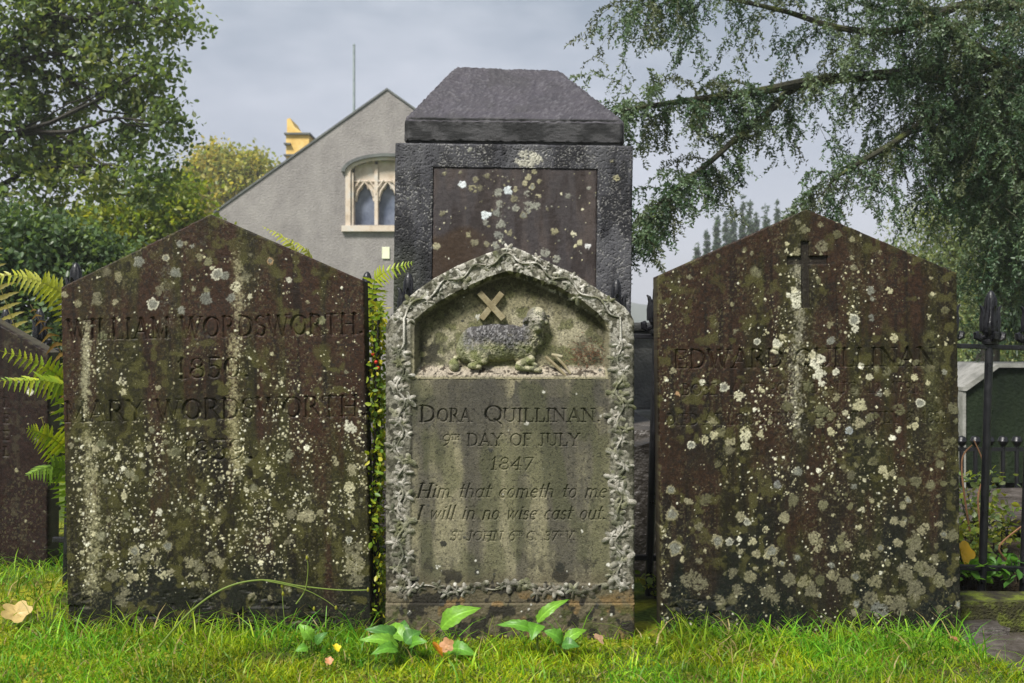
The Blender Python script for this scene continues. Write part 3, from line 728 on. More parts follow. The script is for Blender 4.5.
# sunk face panel inside the ivy border, with a chamfered rim following the arch
dtopv = dtop
topv = np.interp(U - 510, _tx, _tv)
edge = np.minimum(np.minimum(U - (510 - HB), (510 + HB) - U), ((626 - topv) * -1 + V) * .9)
ed = np.minimum(edge, 590 - V + 20)
panel = sstep(24, 27, ed) * sstep(590, 587, V)
Dn.D = np.maximum(Dn.D, panel * 1.6)
Dn.D = Dn.D + sstep(1.0, 0, np.abs(V - 603)) * .8        # edge of the base course
Dn.D = np.where(V > 603, Dn.D - 3.0, Dn.D)
base_keep = Dn.D.copy()
cut = np.zeros_like(Dn.D); keepD = Dn.D; Dn.D = cut
Dn.text('D', 419, 436, 406, 422, .95); Dn.text('ORA', 437, 471, 409, 422, .9)
Dn.text('Q', 484, 503, 406, 422, .95); Dn.text('UILLINAN.', 503, 601, 409, 422, .9)
Dn.text('9', 441, 450, 435, 446, .75, italic=.15); Dn.text('TH', 451, 460, 435, 440, .6)
Dn.text('DAY OF JULY', 467, 580, 434, 446, .8)
Dn.text('1847', 490, 533, 458, 470, .8, italic=.12)
Dn.text('Him that cometh to me', 416, 606, 484, 498, .85, italic=.28, lc=True)
Dn.text('I will in no wise cast out.', 416, 606, 506, 520, .85, italic=.28, lc=True)
Dn.text('S', 450, 456, 532, 541, .7, italic=.2); Dn.text('T', 457, 461, 532, 536, .6)
Dn.text('JOHN', 467, 502, 532, 541, .7, italic=.2); Dn.text('6', 508, 515, 532, 541, .7, italic=.2); Dn.text('TH', 516, 523, 532, 536, .55); Dn.text('C.', 526, 537, 532, 541, .7, italic=.2)
Dn.text('37', 544, 557, 532, 541, .7, italic=.2); Dn.text('TH', 558, 564, 532, 536, .55); Dn.text('V.', 565, 575, 532, 541, .7, italic=.2)
Dn.D = keepD + cut
gr = fbm(U / 1.5, V / 1.5, 55, 3); g5 = fbm(U / 6, V / 6, 57, 4); g30 = fbm(U / 28, V / 34, 59, 4)
c = np.zeros(U.shape + (3,), np.float32) + np.array([.20, .185, .125], np.float32)
gv = fbm(U / 13, V / 70, 58, 4)
c = mixc(c, (.29, .27, .185), sstep(.42, .66, g5 * .15 + g30 * .4 + gv * .45))
c = mixc(c, (.060, .057, .048), sstep(.42, .68, g30 * .35 + gv * .45 + g5 * .1 + gr * .1 + .09 * sstep(470, 390, V) * (V > 379) - .02) * .85)
c = mixc(c, (.045, .044, .036), sstep(.62, .72, fbm(U / 1.7, V / 1.7, 61, 3)) * .35)
c = mixc(c, (.30, .28, .19), sstep(.60, .70, fbm(U / 1.8, V / 1.8, 63, 3)) * .5 * sstep(400, 520, V))
# dark weathered band below the niche with pale lobes hanging from its lip
dk = sstep(379, 383, V) * sstep(440, 395, V + 30 * (fbm(U / 18, V / 40, 64, 3) - .5))
c = mixc(c, (.062, .059, .052), dk * sstep(.30, .52, g5 * .25 + gv * .55 + gr * .2) * .9)
lip = (V > 378) & (V < 398)
lp = lip * .75 * sstep(.46, .54, fbm(U / 15, V / 30, 65, 3) + .10 * (385 - V) / 10)
c = mixc(c, (.33, .30, .205), np.clip(lp * (.6 + .5 * gr), 0, 1))
# niche: creamy green, shadow under the arched head painted in as a dark band, with black blotches at the ends
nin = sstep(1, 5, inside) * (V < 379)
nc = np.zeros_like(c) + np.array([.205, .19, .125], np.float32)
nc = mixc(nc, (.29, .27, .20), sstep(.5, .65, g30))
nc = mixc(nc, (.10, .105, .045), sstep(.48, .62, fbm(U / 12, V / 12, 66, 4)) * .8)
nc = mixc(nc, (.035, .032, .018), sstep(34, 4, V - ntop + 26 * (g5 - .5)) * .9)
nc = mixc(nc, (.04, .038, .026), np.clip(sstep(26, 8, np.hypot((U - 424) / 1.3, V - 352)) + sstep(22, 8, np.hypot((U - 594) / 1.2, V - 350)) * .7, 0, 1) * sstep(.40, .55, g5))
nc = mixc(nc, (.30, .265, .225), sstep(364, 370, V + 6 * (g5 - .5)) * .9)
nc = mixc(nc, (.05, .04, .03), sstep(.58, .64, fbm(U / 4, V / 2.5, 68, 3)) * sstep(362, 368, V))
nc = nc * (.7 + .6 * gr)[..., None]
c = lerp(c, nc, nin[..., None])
# border: pale lichened high parts, greenish black hollows
bd = sstep(27, 23, ed) * (V < 590)
bc = np.zeros_like(c) + np.array([.17, .165, .14], np.float32)
bc = mixc(bc, (.045, .045, .034), sstep(.42, .56, fbm(U / 7, V / 7, 70, 4)))
bc = mixc(bc, (.40, .39, .37), sstep(.52, .63, fbm(U / 4, V / 4, 72, 3)) * sstep(380, 300, V))
c = lerp(c, bc, (bd * .9)[..., None])
# foot: brown black, mossy
vst = fbm(U / 16, V / 130, 69, 4)
c = mixc(c, (.062, .058, .050), sstep(.36, .62, vst * .75 + g5 * .12 + gr * .13 + .16 * sstep(480, 390, V + 40 * (vst - .5)) - .06 * sstep(480, 540, V)) * (V > 379) * .85 * (1 - bd))
c = mixc(c, (.062, .068, .03), sstep(.5, .64, fbm(U / 22, V / 60, 73, 3)) * (V > 379) * .5 * (1 - bd))
c = mixc(c, (.012, .011, .009), sstep(.66, .74, fbm(U / 1.6, V / 1.6, 67, 2)) * .6)
ft = sstep(560, 600, V + 22 * (fbm(U / 14, V / 16, 74, 3) - .5))
c = mixc(c, (.085, .070, .045), ft * .75)
c = mixc(c, (.17, .11, .045), sstep(.5, .62, fbm(U / 18, V / 14, 75, 3)) * sstep(585, 600, V) * .7)
c = mixc(c, (.05, .06, .018), sstep(.5, .6, fbm(U / 8, V / 8, 76, 3)) * sstep(600, 612, V) * .8)
c = mixc(c, (.022, .02, .015), (sstep(.57, .64, fbm(U / 9, V / 12, 78, 4)) * sstep(545, 585, V)))
c = c * .86 * (.74 + .52 * gr)[..., None] * np.array([1.02, 1.0, .92], np.float32)
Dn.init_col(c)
Dn.scatter(500, lambda u, v: .5 * (v > 560) + .12 + .25 * sstep(350, 300, v), .6, 2.6, [(.03, .03, .025), (.05, .05, .04), (.42, .41, .36)], ('blob', 'crust'), 2)
Dn.spot(443, 544, 3.4, (.02, .02, .015), 'blob'); Dn.spot(560, 575, 9, (.025, .022, .015), 'crust'); Dn.spot(560, 568, 5, (.02, .02, .015), 'blob')
Dn.raise_ *= .5
Dn.D += (fbm(U / 2.2, V / 2.2, 81, 3) - .5) * (1.0 - .68 * panel) + (fbm(U / 9, V / 9, 83, 3) - .5) * 1.2 * (1 - panel * .6)
dora = empty('carved_gravestone', ((510 - 512) / PD, 3.13, CZ - (626 - 341.5) / PD))
tag(dora, 'pale arched gravestone framed by carved ivy with a lamb carved in its niche', 'gravestone', 'lichen covered gravestones')
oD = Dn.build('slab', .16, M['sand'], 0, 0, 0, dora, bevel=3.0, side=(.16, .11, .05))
oD.location = (0, 0, 0)
Q = lambda u, v, y=0.0: Vector(((u - 510) / PD, y / PD, (626 - v) / PD))   # photo px on its face -> local metres

# carved ivy: stem and lobed leaves along the border
def ivy_leaf(c0, ang, size, tilt, yb, lobes=5):
    na, nr = 30, 4
    V_ = []; Fq = []
    V_.append((0, 0, 0.30))
    for i in range(1, nr + 1):
        for j in range(na):
            th = 2 * PI * j / na
            lob = .46 + .54 * abs(math.cos(th * lobes / 2)) ** 1.7
            if abs(((th + PI) % (2 * PI)) - PI) < .5: lob *= 1.15
            if abs(th - PI) < .35: lob *= .55
            r = lob * i / nr
            vein = .16 * abs(math.cos(th * lobes / 2)) ** 6 * (1 - (i / nr) * .4)
            z = .34 + vein * 1.3 + .22 * math.sin(2 * th + ang * 3) * (i / nr) ** 2 - .42 * (i / nr) ** 4 + .05 * random.random()
            V_.append((r * math.cos(th), r * math.sin(th) * .92, z))
    for j in range(na):
        Fq.append((0, 1 + j, 1 + (j + 1) % na))
    for i in range(nr - 1):
        for j in range(na):
            q = 1 + i * na
            Fq.append((q + j, q + na + j, q + na + (j + 1) % na, q + (j + 1) % na))
    out_ = []
    ca, sa = math.cos(ang), math.sin(ang)
    for x, y, z in V_:
        X = x * ca - y * sa; Y = x * sa + y * ca
        zz = z * .32 + tilt[0] * X + tilt[1] * Y
        p = Q(c0[0] + X * size, c0[1] - Y * size, yb - zz * size)
        out_.append(tuple(p))
    return out_, Fq
iv = MB()
def border_path():
    pts = []
    for v in np.arange(592, 340, -3): pts.append((401 + 1.0 * math.sin(v / 9), v))
    for u in np.arange(401, 621, 3):
        tv = 626 - dtop(u - 510)
        pts.append((u, tv + 9.5 + 4.0 * abs(u - 510) / 110))
    for v in np.arange(340, 592, 3): pts.append((619.5 + 1.0 * math.sin(v / 8), v))
    return pts
bp_ = border_path()
stem = []
for k, (u, v) in enumerate(bp_):
    a = bp_[max(k - 1, 0)]; b_ = bp_[min(k + 1, len(bp_) - 1)]
    n_ = Vector((-(b_[1] - a[1]), b_[0] - a[0])).normalized() if (b_ != a) else Vector((1, 0))
    s_ = 3.4 * math.sin(k * .62)
    stem.append((u + n_.x * s_, v + n_.y * s_, n_))
iv.tube([Q(u, v, -1.2 + .8 * math.sin(k * .9)) for k, (u, v, n_) in enumerate(stem)], [1.1 / PD + .3 / PD * math.sin(k) for k in range(len(stem))], 6)
for k in range(0, len(stem), 4):
    u, v, n_ = stem[k]
    if v < 318 and random.random() < .22: continue
    for sgn in ((1, -1) if k % 2 == 0 else (random.choice((1, -1)),)):
        off = random.uniform(2.0, 5.0) * sgn
        uu, vv = u + n_.x * off + random.uniform(-1.5, 1.5), v + n_.y * off + random.uniform(-1.5, 1.5)
        if vv > 597: continue
        ang = math.atan2(-n_.y * sgn, n_.x * sgn) + random.uniform(-.9, .9)
        Vv, Ff = ivy_leaf((uu, vv), ang, random.uniform(6.0, 9.5) * (1.02 if vv > 330 else .80), (random.uniform(-.15, .15), random.uniform(-.05, .22)), random.uniform(-.4, .1), random.choice((3, 5, 5)))
        iv.add(Vv, Ff)
# the spray along the foot of the panel
foot = [(u, 588 + 3 * math.sin(u / 7.) + 2 * math.sin(u / 17.)) for u in np.arange(396, 626, 3)]
iv.tube([Q(u, v, -.6) for u, v in foot], [.8 / PD] * len(foot), 6)
for k in range(2, len(foot) - 1, 3):
    u, v = foot[k]
    if random.random() < .18: continue
    Vv, Ff = ivy_leaf((u, v + random.uniform(-3, 3)), random.uniform(0, 6.3), random.uniform(6.2, 9.6), (random.uniform(-.35, .35), random.uniform(-.1, .5)), -1.2, random.choice((3, 5)))
    iv.add(Vv, Ff)
Vn = np.array(iv.V, np.float32)
uu = Vn[:, 0] * PD + 510; vv = 626 - Vn[:, 2] * PD
cv = np.zeros((len(Vn), 3), np.float32) + np.array([.22, .21, .185], np.float32)
cv = mixc(cv, (.43, .42, .40), sstep(.45, .6, fbm(uu / 5, vv / 5, 90, 3)) * (.4 + .6 * sstep(420, 300, vv)))
cv = mixc(cv, (.055, .06, .035), sstep(.48, .60, fbm(uu / 6, vv / 6, 92, 4)) * .9)
cv = mixc(cv, (.11, .115, .055), sstep(.55, .65, fbm(uu / 16, vv / 16, 94, 3)) * .6)
cv = mixc(cv, (.06, .052, .036), sstep(560, 600, vv) * sstep(.42, .55, fbm(uu / 10, vv / 6, 96, 3)) * .8)
cv = cv * np.array([1.02, 1.0, .94], np.float32)
f3 = [f for f in iv.F if len(f) == 3]; f4 = [f for f in iv.F if len(f) == 4]; f6 = [f for f in iv.F if len(f) > 4]
mesh_np('ivy_border', Vn, [np.array(f3), np.array(f4)] + [np.array([f]) for f in f6], M['lamb'], dora, cv)

# ---- lamb: one continuous relief lying on the niche floor, head turned to the front
res = .42
gu = np.arange(440, 582, res); gv = np.arange(298, 374, res)
GU, GV = np.meshgrid(gu, gv)
Hh = np.full(GU.shape, -3.0)
def smax(a, b, k=1.6):
    h = np.clip(.5 + .5 * (a - b) / k, 0, 1)
    return b * (1 - h) + a * h + k * h * (1 - h)
def ell(cx, cy, rx, ry, h, ang=0.0, z0=0.0, k=1.6):
    global Hh
    ca, sa = math.cos(R(ang)), math.sin(R(ang))
    dx = GU - cx; dy = -(GV - cy)
    X = (dx * ca + dy * sa) / rx; Y = (-dx * sa + dy * ca) / ry
    q = 1 - X * X - Y * Y
    Hh = smax(Hh, np.where(q > 0, np.sqrt(np.clip(q, 0, 1)) * h + z0, -3 - 2 * np.clip(-q, 0, 3)), k)
def limb(p0, p1, r0, r1, h0, h1, k=1.4):
    n = 9
    for i in range(n):
        t = i / (n - 1)
        ell(lerp(p0[0], p1[0], t), lerp(p0[1], p1[1], t), lerp(r0, r1, t), lerp(r0, r1, t), lerp(r0, r1, t) * 1.1, 0, lerp(h0, h1, t), k)
ell(495, 343, 37, 19.5, 11, 0, 0, 2.5); ell(474, 345, 16.5, 19, 11, 0, 0, 2.5); ell(508, 341, 25, 17, 11, 0, 0, 2.5); ell(523, 345, 16, 19, 11.5, 0, 0, 2.5)
ell(467, 350, 12, 14, 10, 0, 0, 2.5); ell(532, 336, 12, 16, 10, 12, 1, 3); ell(535, 326, 10, 12, 10, 0, 2, 3)
wool = (np.abs(fbm(GU / 1.9, GV / 2.6, 101, 3) - .5) * 3.6 - .5) * sstep(0, 6, Hh)
curl = .35 * np.sin(GU / 1.0 + 3 * fbm(GU / 6, GV / 6, 103, 2)) * np.sin(GV / 1.6 + 4 * fbm(GU / 5, GV / 5, 104, 2)) * sstep(2, 7, Hh)
Hh = Hh + (wool + curl) * (.35 + .65 * sstep(358, 343, GV))
# haunch, tucked legs and hooves
ell(477, 353, 13, 11.5, 4.5, 10, 9, 3); limb((484, 361), (470, 366), 4.2, 3.0, 7, 8, 2.5); limb((470, 366.5), (479, 367), 2.8, 2.8, 9, 9, 1.5)
ell(453.5, 365.5, 5.6, 7.0, 5, 15, 6, 1.5); ell(455, 359, 3.2, 3.6, 4, 0, 5, 1.5)
limb((531, 360), (519, 365), 4.6, 3.8, 8, 10, 2.5); limb((518, 367.5), (538, 370), 3.7, 2.9, 10, 10, 1.8); ell(540, 370.5, 2.8, 2.6, 3.5, 0, 9, 1)
limb((530, 361.5), (536, 366), 3.0, 2.6, 8, 9, 2)
# head, face forward
ell(537, 317, 10.5, 11, 13, 10, 2, 3); ell(537.5, 322, 7.6, 9, 12.5, 6, 4.5, 3); ell(538, 328.5, 5.0, 4.4, 10, 0, 6.5, 2.5)
ell(526, 320, 4.4, 2.8, 6, 50, 6, 2); ell(546.5, 322, 3.6, 2.6, 5, -55, 6, 2)
for ex in (533.2, 541.5):
    ell(ex, 320, 1.5, 1.2, 1.2, 0, 16.2, .6)
Hh -= .9 * np.exp(-(((GU - 539) / 2.2) ** 2 + ((GV - 331.5) / .6) ** 2)) + .7 * np.exp(-(((GU - 537) / .7) ** 2 + ((GV - 328.4) / .7) ** 2)) + .7 * np.exp(-(((GU - 541) / .7) ** 2 + ((GV - 328.4) / .7) ** 2))
hw_ = np.exp(-(((GU - 534) / 9) ** 2 + ((GV - 310) / 5) ** 2))
hw_ = np.exp(-(((GU - 534) / 11) ** 2 + ((GV - 312) / 9) ** 2))
Hh += hw_ * (np.abs(fbm(GU / 2.2, GV / 2.2, 105, 3) - .5) * 6 - .9)
Hh += (fbm(GU / 1.3, GV / 1.3, 107, 2) - .5) * .8
ok = Hh > -1.5
mnz, mnx = GU.shape
idn = np.arange(mnz * mnx).reshape(mnz, mnx)
cell = ok[:-1, :-1] & ok[:-1, 1:] & ok[1:, 1:] & ok[1:, :-1]
qq = np.stack([idn[1:, :-1], idn[1:, 1:], idn[:-1, 1:], idn[:-1, :-1]], -1)[cell]
used = np.unique(qq)
rem = np.full(mnz * mnx, -1); rem[used] = np.arange(len(used))
qq = rem[qq]
gu_, gv_, gh_ = GU.ravel()[used], GV.ravel()[used], Hh.ravel()[used]
LV = np.stack([(gu_ - 510) / PD, (NICHE + .5 - gh_) / PD, (626 - gv_) / PD], -1)
lc_ = np.zeros((len(used), 3), np.float32) + np.array([.145, .148, .08], np.float32)
lc_ = mixc(lc_, (.31, .29, .19), sstep(.5, .62, fbm(gu_ / 6, gv_ / 6, 110, 3)))
up_ = sstep(358, 336, gv_ + 20 * (fbm(gu_ / 5, gv_ / 5, 112, 3) - .5)) * sstep(455, 470, gu_) * sstep(540, 522, gu_)
lc_ = mixc(lc_, (.042, .040, .044), up_ * .95)
lc_ = mixc(lc_, (.20, .195, .195), up_ * sstep(.55, .68, fbm(gu_ / 1.6, gv_ / 2.4, 113, 2)) * .6)
lc_ = mixc(lc_, (.115, .125, .045), sstep(.5, .62, fbm(gu_ / 9, gv_ / 8, 114, 3)) * sstep(340, 352, gv_) * .8)
lc_ = mixc(lc_, (.05, .045, .035), sstep(.52, .6, fbm(gu_ / 4, gv_ / 4, 116, 3)) * sstep(505, 545, gu_) * .8)
lc_ = mixc(lc_, (.40, .37, .32), np.exp(-(((gu_ - 537) / 9) ** 2 + ((gv_ - 318) / 9) ** 2)) * .5)
lamb = mesh_np('lamb', LV, [qq], M['lamb'], dora, lc_)
lamb['label'] = 'carved lamb lying down with its head turned to the front'
# ---- the slanting cross behind the lamb
cb = MB()
for (p0, p1, y0, y1) in (((479, 292), (503.5, 319), 7.8, 17), ((502, 292.5), (481, 319), 8.6, 17)):
    dx, dz = p1[0] - p0[0], p1[1] - p0[1]; ln = math.hypot(dx, dz)
    nx_, nz_ = -dz / ln * 3.1, dx / ln * 3.1
    poly = [(p0[0] + nx_, p0[1] + nz_), (p1[0] + nx_, p1[1] + nz_), (p1[0] - nx_, p1[1] - nz_), (p0[0] - nx_, p0[1] - nz_)]
    poly = [((a - 510) / PD, (626 - b) / PD) for a, b in poly]
    if sum(poly[i][0] * poly[(i + 1) % 4][1] - poly[(i + 1) % 4][0] * poly[i][1] for i in range(4)) < 0: poly = poly[::-1]
    cb.prism(poly, y0 / PD, y1 / PD)
M['crossstone'] = mat_noise('ochre_stone', [(.3, (.12, .095, .05)), (.55, (.22, .185, .11)), (.75, (.29, .27, .19))], 30, 5, .9, .5, 200, .003, .2)
cro = cb.build('cross', M['crossstone'], dora)
bv = cro.modifiers.new('bevel', 'BEVEL'); bv.width = .0016; bv.segments = 2

stf = MB()
for (p0, p1, y0, r_) in (((546, 357), (566, 376), 7.5, 1.7), ((556, 356), (571, 374), 9.0, 1.5), ((552, 355), (563, 357), 10, 1.8)):
    stf.tube([Q(*p0, y0), Q((p0[0] + p1[0]) / 2 + .6, (p0[1] + p1[1]) / 2, y0 - 1), Q(*p1, y0 - 3)], [r_ / PD, r_ * 1.05 / PD, r_ * .8 / PD], 7)
stf.build('broken_staff', M['crossstone'], dora, smooth=True)
# dry debris on the ledge
dm = MB()
for k in range(240):
    a = Q(random.gauss(585, 10), random.gauss(356, 7), random.uniform(7, 13)); d_ = Vector((random.uniform(-1, 1), random.uniform(-.6, .2), random.uniform(-.8, .8))) * .012
    dm.tube([a, a + d_ * .5 + Vector((0, -.002, .001)), a + d_], [.0007, .0008, .0004], 3)
dm.build('dry_moss', mat_noise('dry_moss', [(.3, (.07, .028, .014)), (.7, (.20, .09, .045))], 60, 3, .9, 0), None, loc=dora.location[:])
tag(bpy.data.objects['dry_moss'], 'tuft of dry reddish moss in the right end of the carved niche', 'moss', None, 'stuff')

# ================================================================ GROUND
def gz(x, y):
    """height of the turf"""
    x = np.asarray(x, float); y = np.asarray(y, float)
    near = sstep(9, 5, y) * sstep(-1, 1, y)
    h = (fbm(x * 2.2 + 40, y * 2.2, 120, 3) - .5) * .05 * near
    h = h + .05 * sstep(-1.2, -1.8, x) * sstep(2.6, 3.6, y) * near
    h = h + sstep(30, 160, y) * sstep(40, 200, np.hypot(x, y)) * 4
    h = h - .05 * sstep(1.36, 1.50, x) * near
    return h - .030
xs = np.concatenate([-np.geomspace(2.4, 700, 34)[::-1], np.linspace(-2.35, 2.35, 150), np.geomspace(2.4, 700, 34)])
ys = np.concatenate([-np.geomspace(.3, 200, 14)[::-1], np.linspace(0, 5.5, 170), np.geomspace(5.6, 800, 40)])
GX, GY = np.meshgrid(xs, ys)
Vg = np.stack([GX, GY, gz(GX, GY)], -1).reshape(-1, 3)
ii = np.arange(GX.size).reshape(GX.shape)
qg = np.stack([ii[:-1, :-1], ii[:-1, 1:], ii[1:, 1:], ii[1:, :-1]], -1).reshape(-1, 4)
gcol = np.zeros((len(Vg), 3), np.float32) + np.array([.055, .085, .012], np.float32)
gn = fbm(Vg[:, 0] * 5, Vg[:, 1] * 5, 130, 4)
gcol = mixc(gcol, (.22, .22, .015), sstep(.52, .64, gn) * .9 * sstep(8, 4, np.hypot(Vg[:, 0], Vg[:, 1])))
gcol = mixc(gcol, (.075, .12, .02), sstep(4, 9, np.hypot(Vg[:, 0], Vg[:, 1])))
gcol = mixc(gcol, (.035, .028, .012), sstep(.54, .66, fbm(Vg[:, 0] * 9, Vg[:, 1] * 9, 134, 3)) * .7)
M['turf'] = mat_attr_stone('mossy_turf', (.8, 1.0), 1.0, 70, .15, .5)
tag(mesh_np('ground', Vg, [qg], M['turf'], None, gcol), kind='structure')

# ---------------------------------------------------------------- grass blades
def blades(name, xy, hgt, wid, colA, colB, bend=(.2, .9), parent=None, mat=None, z0=None):
    n = len(xy)
    th = rng.uniform(0, 2 * PI, n)
    bd_ = rng.uniform(bend[0], bend[1], n)
    zb = gz(xy[:, 0], xy[:, 1]) - .004 if z0 is None else z0
    dirx, diry = np.cos(th), np.sin(th)
    ph = rng.uniform(0, PI, n)
    wx, wy = np.cos(ph), np.sin(ph)
    lv = [0, .35, .7, 1.0]
    V_ = np.zeros((n, 8, 3), np.float32)
    for k, t in enumerate(lv):
        off = bd_ * t ** 2 * hgt
        up = hgt * (t - .35 * np.clip(bd_, 0, 1.2) * t ** 2.5)
        cx, cy, cz = xy[:, 0] + dirx * off, xy[:, 1] + diry * off, zb + up
        ww = wid * (1 - t ** 1.6 * .93) * .5
        V_[:, 2 * k] = np.stack([cx - wx * ww, cy - wy * ww, cz], -1)
        V_[:, 2 * k + 1] = np.stack([cx + wx * ww, cy + wy * ww, cz], -1)
    b = (np.arange(n) * 8)[:, None]
    q = np.concatenate([b + np.array([[2 * k, 2 * k + 1, 2 * k + 3, 2 * k + 2]]) for k in range(3)])
    t = rng.random((n, 1))
    cl = lerp(np.asarray(colA)[None], np.asarray(colB)[None], t) * rng.uniform(.7, 1.25, (n, 1))
    pt_ = vnoise(xy[:, 0] * 6, xy[:, 1] * 8, 145)[:, None]
    cl = cl * (.55 + .9 * pt_) * np.where(vnoise(xy[:, 0] * 3.3, xy[:, 1] * 5, 147)[:, None] > .5, np.array([[1.12, .96, .8]]), np.array([[.82, .95, 1.1]]))
    dead = rng.random(n) < .07
    cl[dead] = np.array([.34, .27, .11])
    C = np.repeat(cl, 8, 0)
    return mesh_np(name, V_.reshape(-1, 3), [q], mat or M['blade'], parent, C)
def turf_points(n, x0, x1, y0, y1):
    return np.stack([rng.uniform(x0, x1, n), rng.uniform(y0, y1, n)], -1)
pts = turf_points(64000, -1.85, 1.85, 2.45, 3.18)
clump = vnoise(pts[:, 0] * 9, pts[:, 1] * 9, 140)
keep = rng.random(len(pts)) < .35 + .8 * clump
# thinner over the wet slab at the right
keep &= ~((pts[:, 0] > 1.36) & (pts[:, 1] > 2.97) & (rng.random(len(pts)) < .9))
pts = pts[keep]
hh = rng.uniform(.010, .042, len(pts)) * (.35 + 1.2 * vnoise(pts[:, 0] * 7, pts[:, 1] * 7, 142))
g1 = blades('grass', pts, hh, rng.uniform(.0025, .0058, len(pts)), (.075, .24, .008), (.33, .40, .010), (.2, 1.3))
tag(g1, kind='stuff')
lp_ = []
for (x0, x1, n) in ((-1.5, -.44, 1500), (.47, 1.42, 1900), (-.44, .47, 420)):
    lp_.append(turf_points(n, x0, x1, 2.98 if x0 != -.44 else 2.9, 3.19 if x0 != -.44 else 3.1))
lp_.append(turf_points(5200, -1.85, 1.85, 2.48, 3.0)); lp_.append(turf_points(3200, -2.2, -1.38, 3.1, 4.4)); lp_.append(turf_points(900, 1.42, 1.9, 2.6, 2.95))
lp_ = np.concatenate(lp_)
hh = (.02 + .10 * rng.random(len(lp_)) ** 2.6) * np.where(lp_[:, 1] > 2.95, 1.15, .8)
tag(blades('grass', lp_, hh, rng.uniform(.0032, .0070, len(lp_)), (.07, .24, .010), (.28, .42, .025), (.3, 1.5)), kind='stuff')
far = np.stack([rng.uniform(-9, 9, 26000), rng.uniform(3.3, 14, 26000)], -1)
tag(blades('grass', far, rng.uniform(.03, .09, len(far)), rng.uniform(.004, .008, len(far)), (.06, .13, .012), (.17, .22, .02), (.2, 1.0)), kind='stuff')
# moss clover on the turf
n = 9000
mp_ = turf_points(n, -1.8, 1.8, 2.45, 3.15); mp_ = mp_[vnoise(mp_[:, 0] * 5, mp_[:, 1] * 5, 150) > .52]
n = len(mp_)
zz = gz(mp_[:, 0], mp_[:, 1]) + rng.uniform(.004, .02, n)
sz = rng.uniform(.002, .005, n)
nn = rng.normal(0, .5, (n, 3)) + np.array([0, -.2, 1])
nn /= np.linalg.norm(nn, axis=1, keepdims=True)
a_x = np.cross(nn, rng.normal(0, 1, (n, 3))); a_x /= np.linalg.norm(a_x, axis=1, keepdims=True); a_y = np.cross(nn, a_x)
c0 = np.stack([mp_[:, 0], mp_[:, 1], zz], -1)
mv = np.stack([c0 + (a_x * math.cos(k * PI / 3) + a_y * math.sin(k * PI / 3)) * sz[:, None] for k in range(6)], 1)
mc = np.repeat(lerp(np.array([[.14, .24, .02]]), np.array([[.30, .32, .025]]), rng.random((n, 1))), 6, 0)
tag(mesh_np('moss', mv.reshape(-1, 3), [(np.arange(n) * 6)[:, None] + np.arange(6)[None]], M['blade'], None, mc), kind='stuff')

# ---------------------------------------------------------------- far hill, in the mist
hx = np.linspace(-260, 420, 90); hy = np.linspace(300, 560, 24)
HX, HY = np.meshgrid(hx, hy)
prof = np.interp(hx, [-260, -120, -20, 40, 66, 100, 140, 200, 300, 420], [2, 10, 16, 27, 22, 18, 30, 38, 42, 38])
HZ = prof[None, :] * np.sin(np.linspace(.0, 1, 24) * PI / 2)[:, None] * (1 + .12 * (fbm(HX / 30, HY / 30, 160, 3) - .5)) + (fbm(HX / 12, HY / 12, 161, 3) - .5) * 3 - 2
ii = np.arange(HX.size).reshape(HX.shape)
qh = np.stack([ii[:-1, :-1], ii[:-1, 1:], ii[1:, 1:], ii[1:, :-1]], -1).reshape(-1, 4)
M['hill'] = mat_noise('wooded_hill', [(.3, (.03, .045, .02)), (.6, (.06, .075, .035)), (.8, (.09, .09, .05))], .05, 8, .95, .5, .4, 1.0)
tag(mesh_np('hill', np.stack([HX, HY, HZ], -1).reshape(-1, 3), [qh], M['hill']), kind='structure')

# ================================================================ REAR MONUMENT
td = 4.6
mon = empty('monument', (-0.012, td, 0))
mon.rotation_euler = (0, R(.7), 0)
tag(mon, 'tall dark slate monument with a sloping hipped cap, rising behind the arched stone', 'monument')
k = td / F
mb = MB(); mb.box(-.72, .74, -.36, .95, -.15, .30, .02); mb.box(-.66, .68, -.28, .9, .30, .53, .02)
st_ = mb.build('plinth', M['darkstone'], mon)
# body with a sunk panel in front
Wb = 119 * k
zt = CZ + (341.5 - 144) * k
def pit(bm_obj, cuts=5, amp=.004):
    pass
px0, px1, pz1 = (434 - 514.5) * k, (598 - 514.5) * k, CZ + (341.5 - 168) * k
TP = F / td
Bd = Carve(514.5, 330, 119, lambda x: 330 - 144.0, .62, TP, 92)
U, V = Bd.U, Bd.V
Bd.rect(434, 598, 168, 420, 7)
pz = fbm(U / 2.3, V / 2.3, 180, 3); p2_ = fbm(U / 1.2, V / 1.2, 182, 2); big = fbm(U / 26, V / 60, 184, 4)
out_ = (Bd.D < 1)
Bd.D = Bd.D + out_ * ((pz - .5) * .45 + sstep(.58, .75, p2_) * .7)
c = np.zeros(U.shape + (3,), np.float32) + np.array([.036, .036, .041], np.float32)
c = mixc(c, (.012, .012, .014), sstep(.44, .62, fbm(U / 9, V / 26, 186, 4)))
c = mixc(c, (.075, .075, .08), sstep(.52, .68, big) * .7)
c = mixc(c, (.24, .235, .22), sstep(.60, .72, p2_) * sstep(.38, .6, fbm(U / 14, V / 22, 188, 3)) * .65)
c = mixc(c, (.022, .026, .012), sstep(230, 280, V) * sstep(440, 400, U) * .8)
Bd.init_col(c)
for q_ in range(26):
    Bd.spot(rng.normal(531, 9), rng.normal(159, 4.5), rng.uniform(2, 4.5), (.33, .32, .26), 'crust', op=.8)
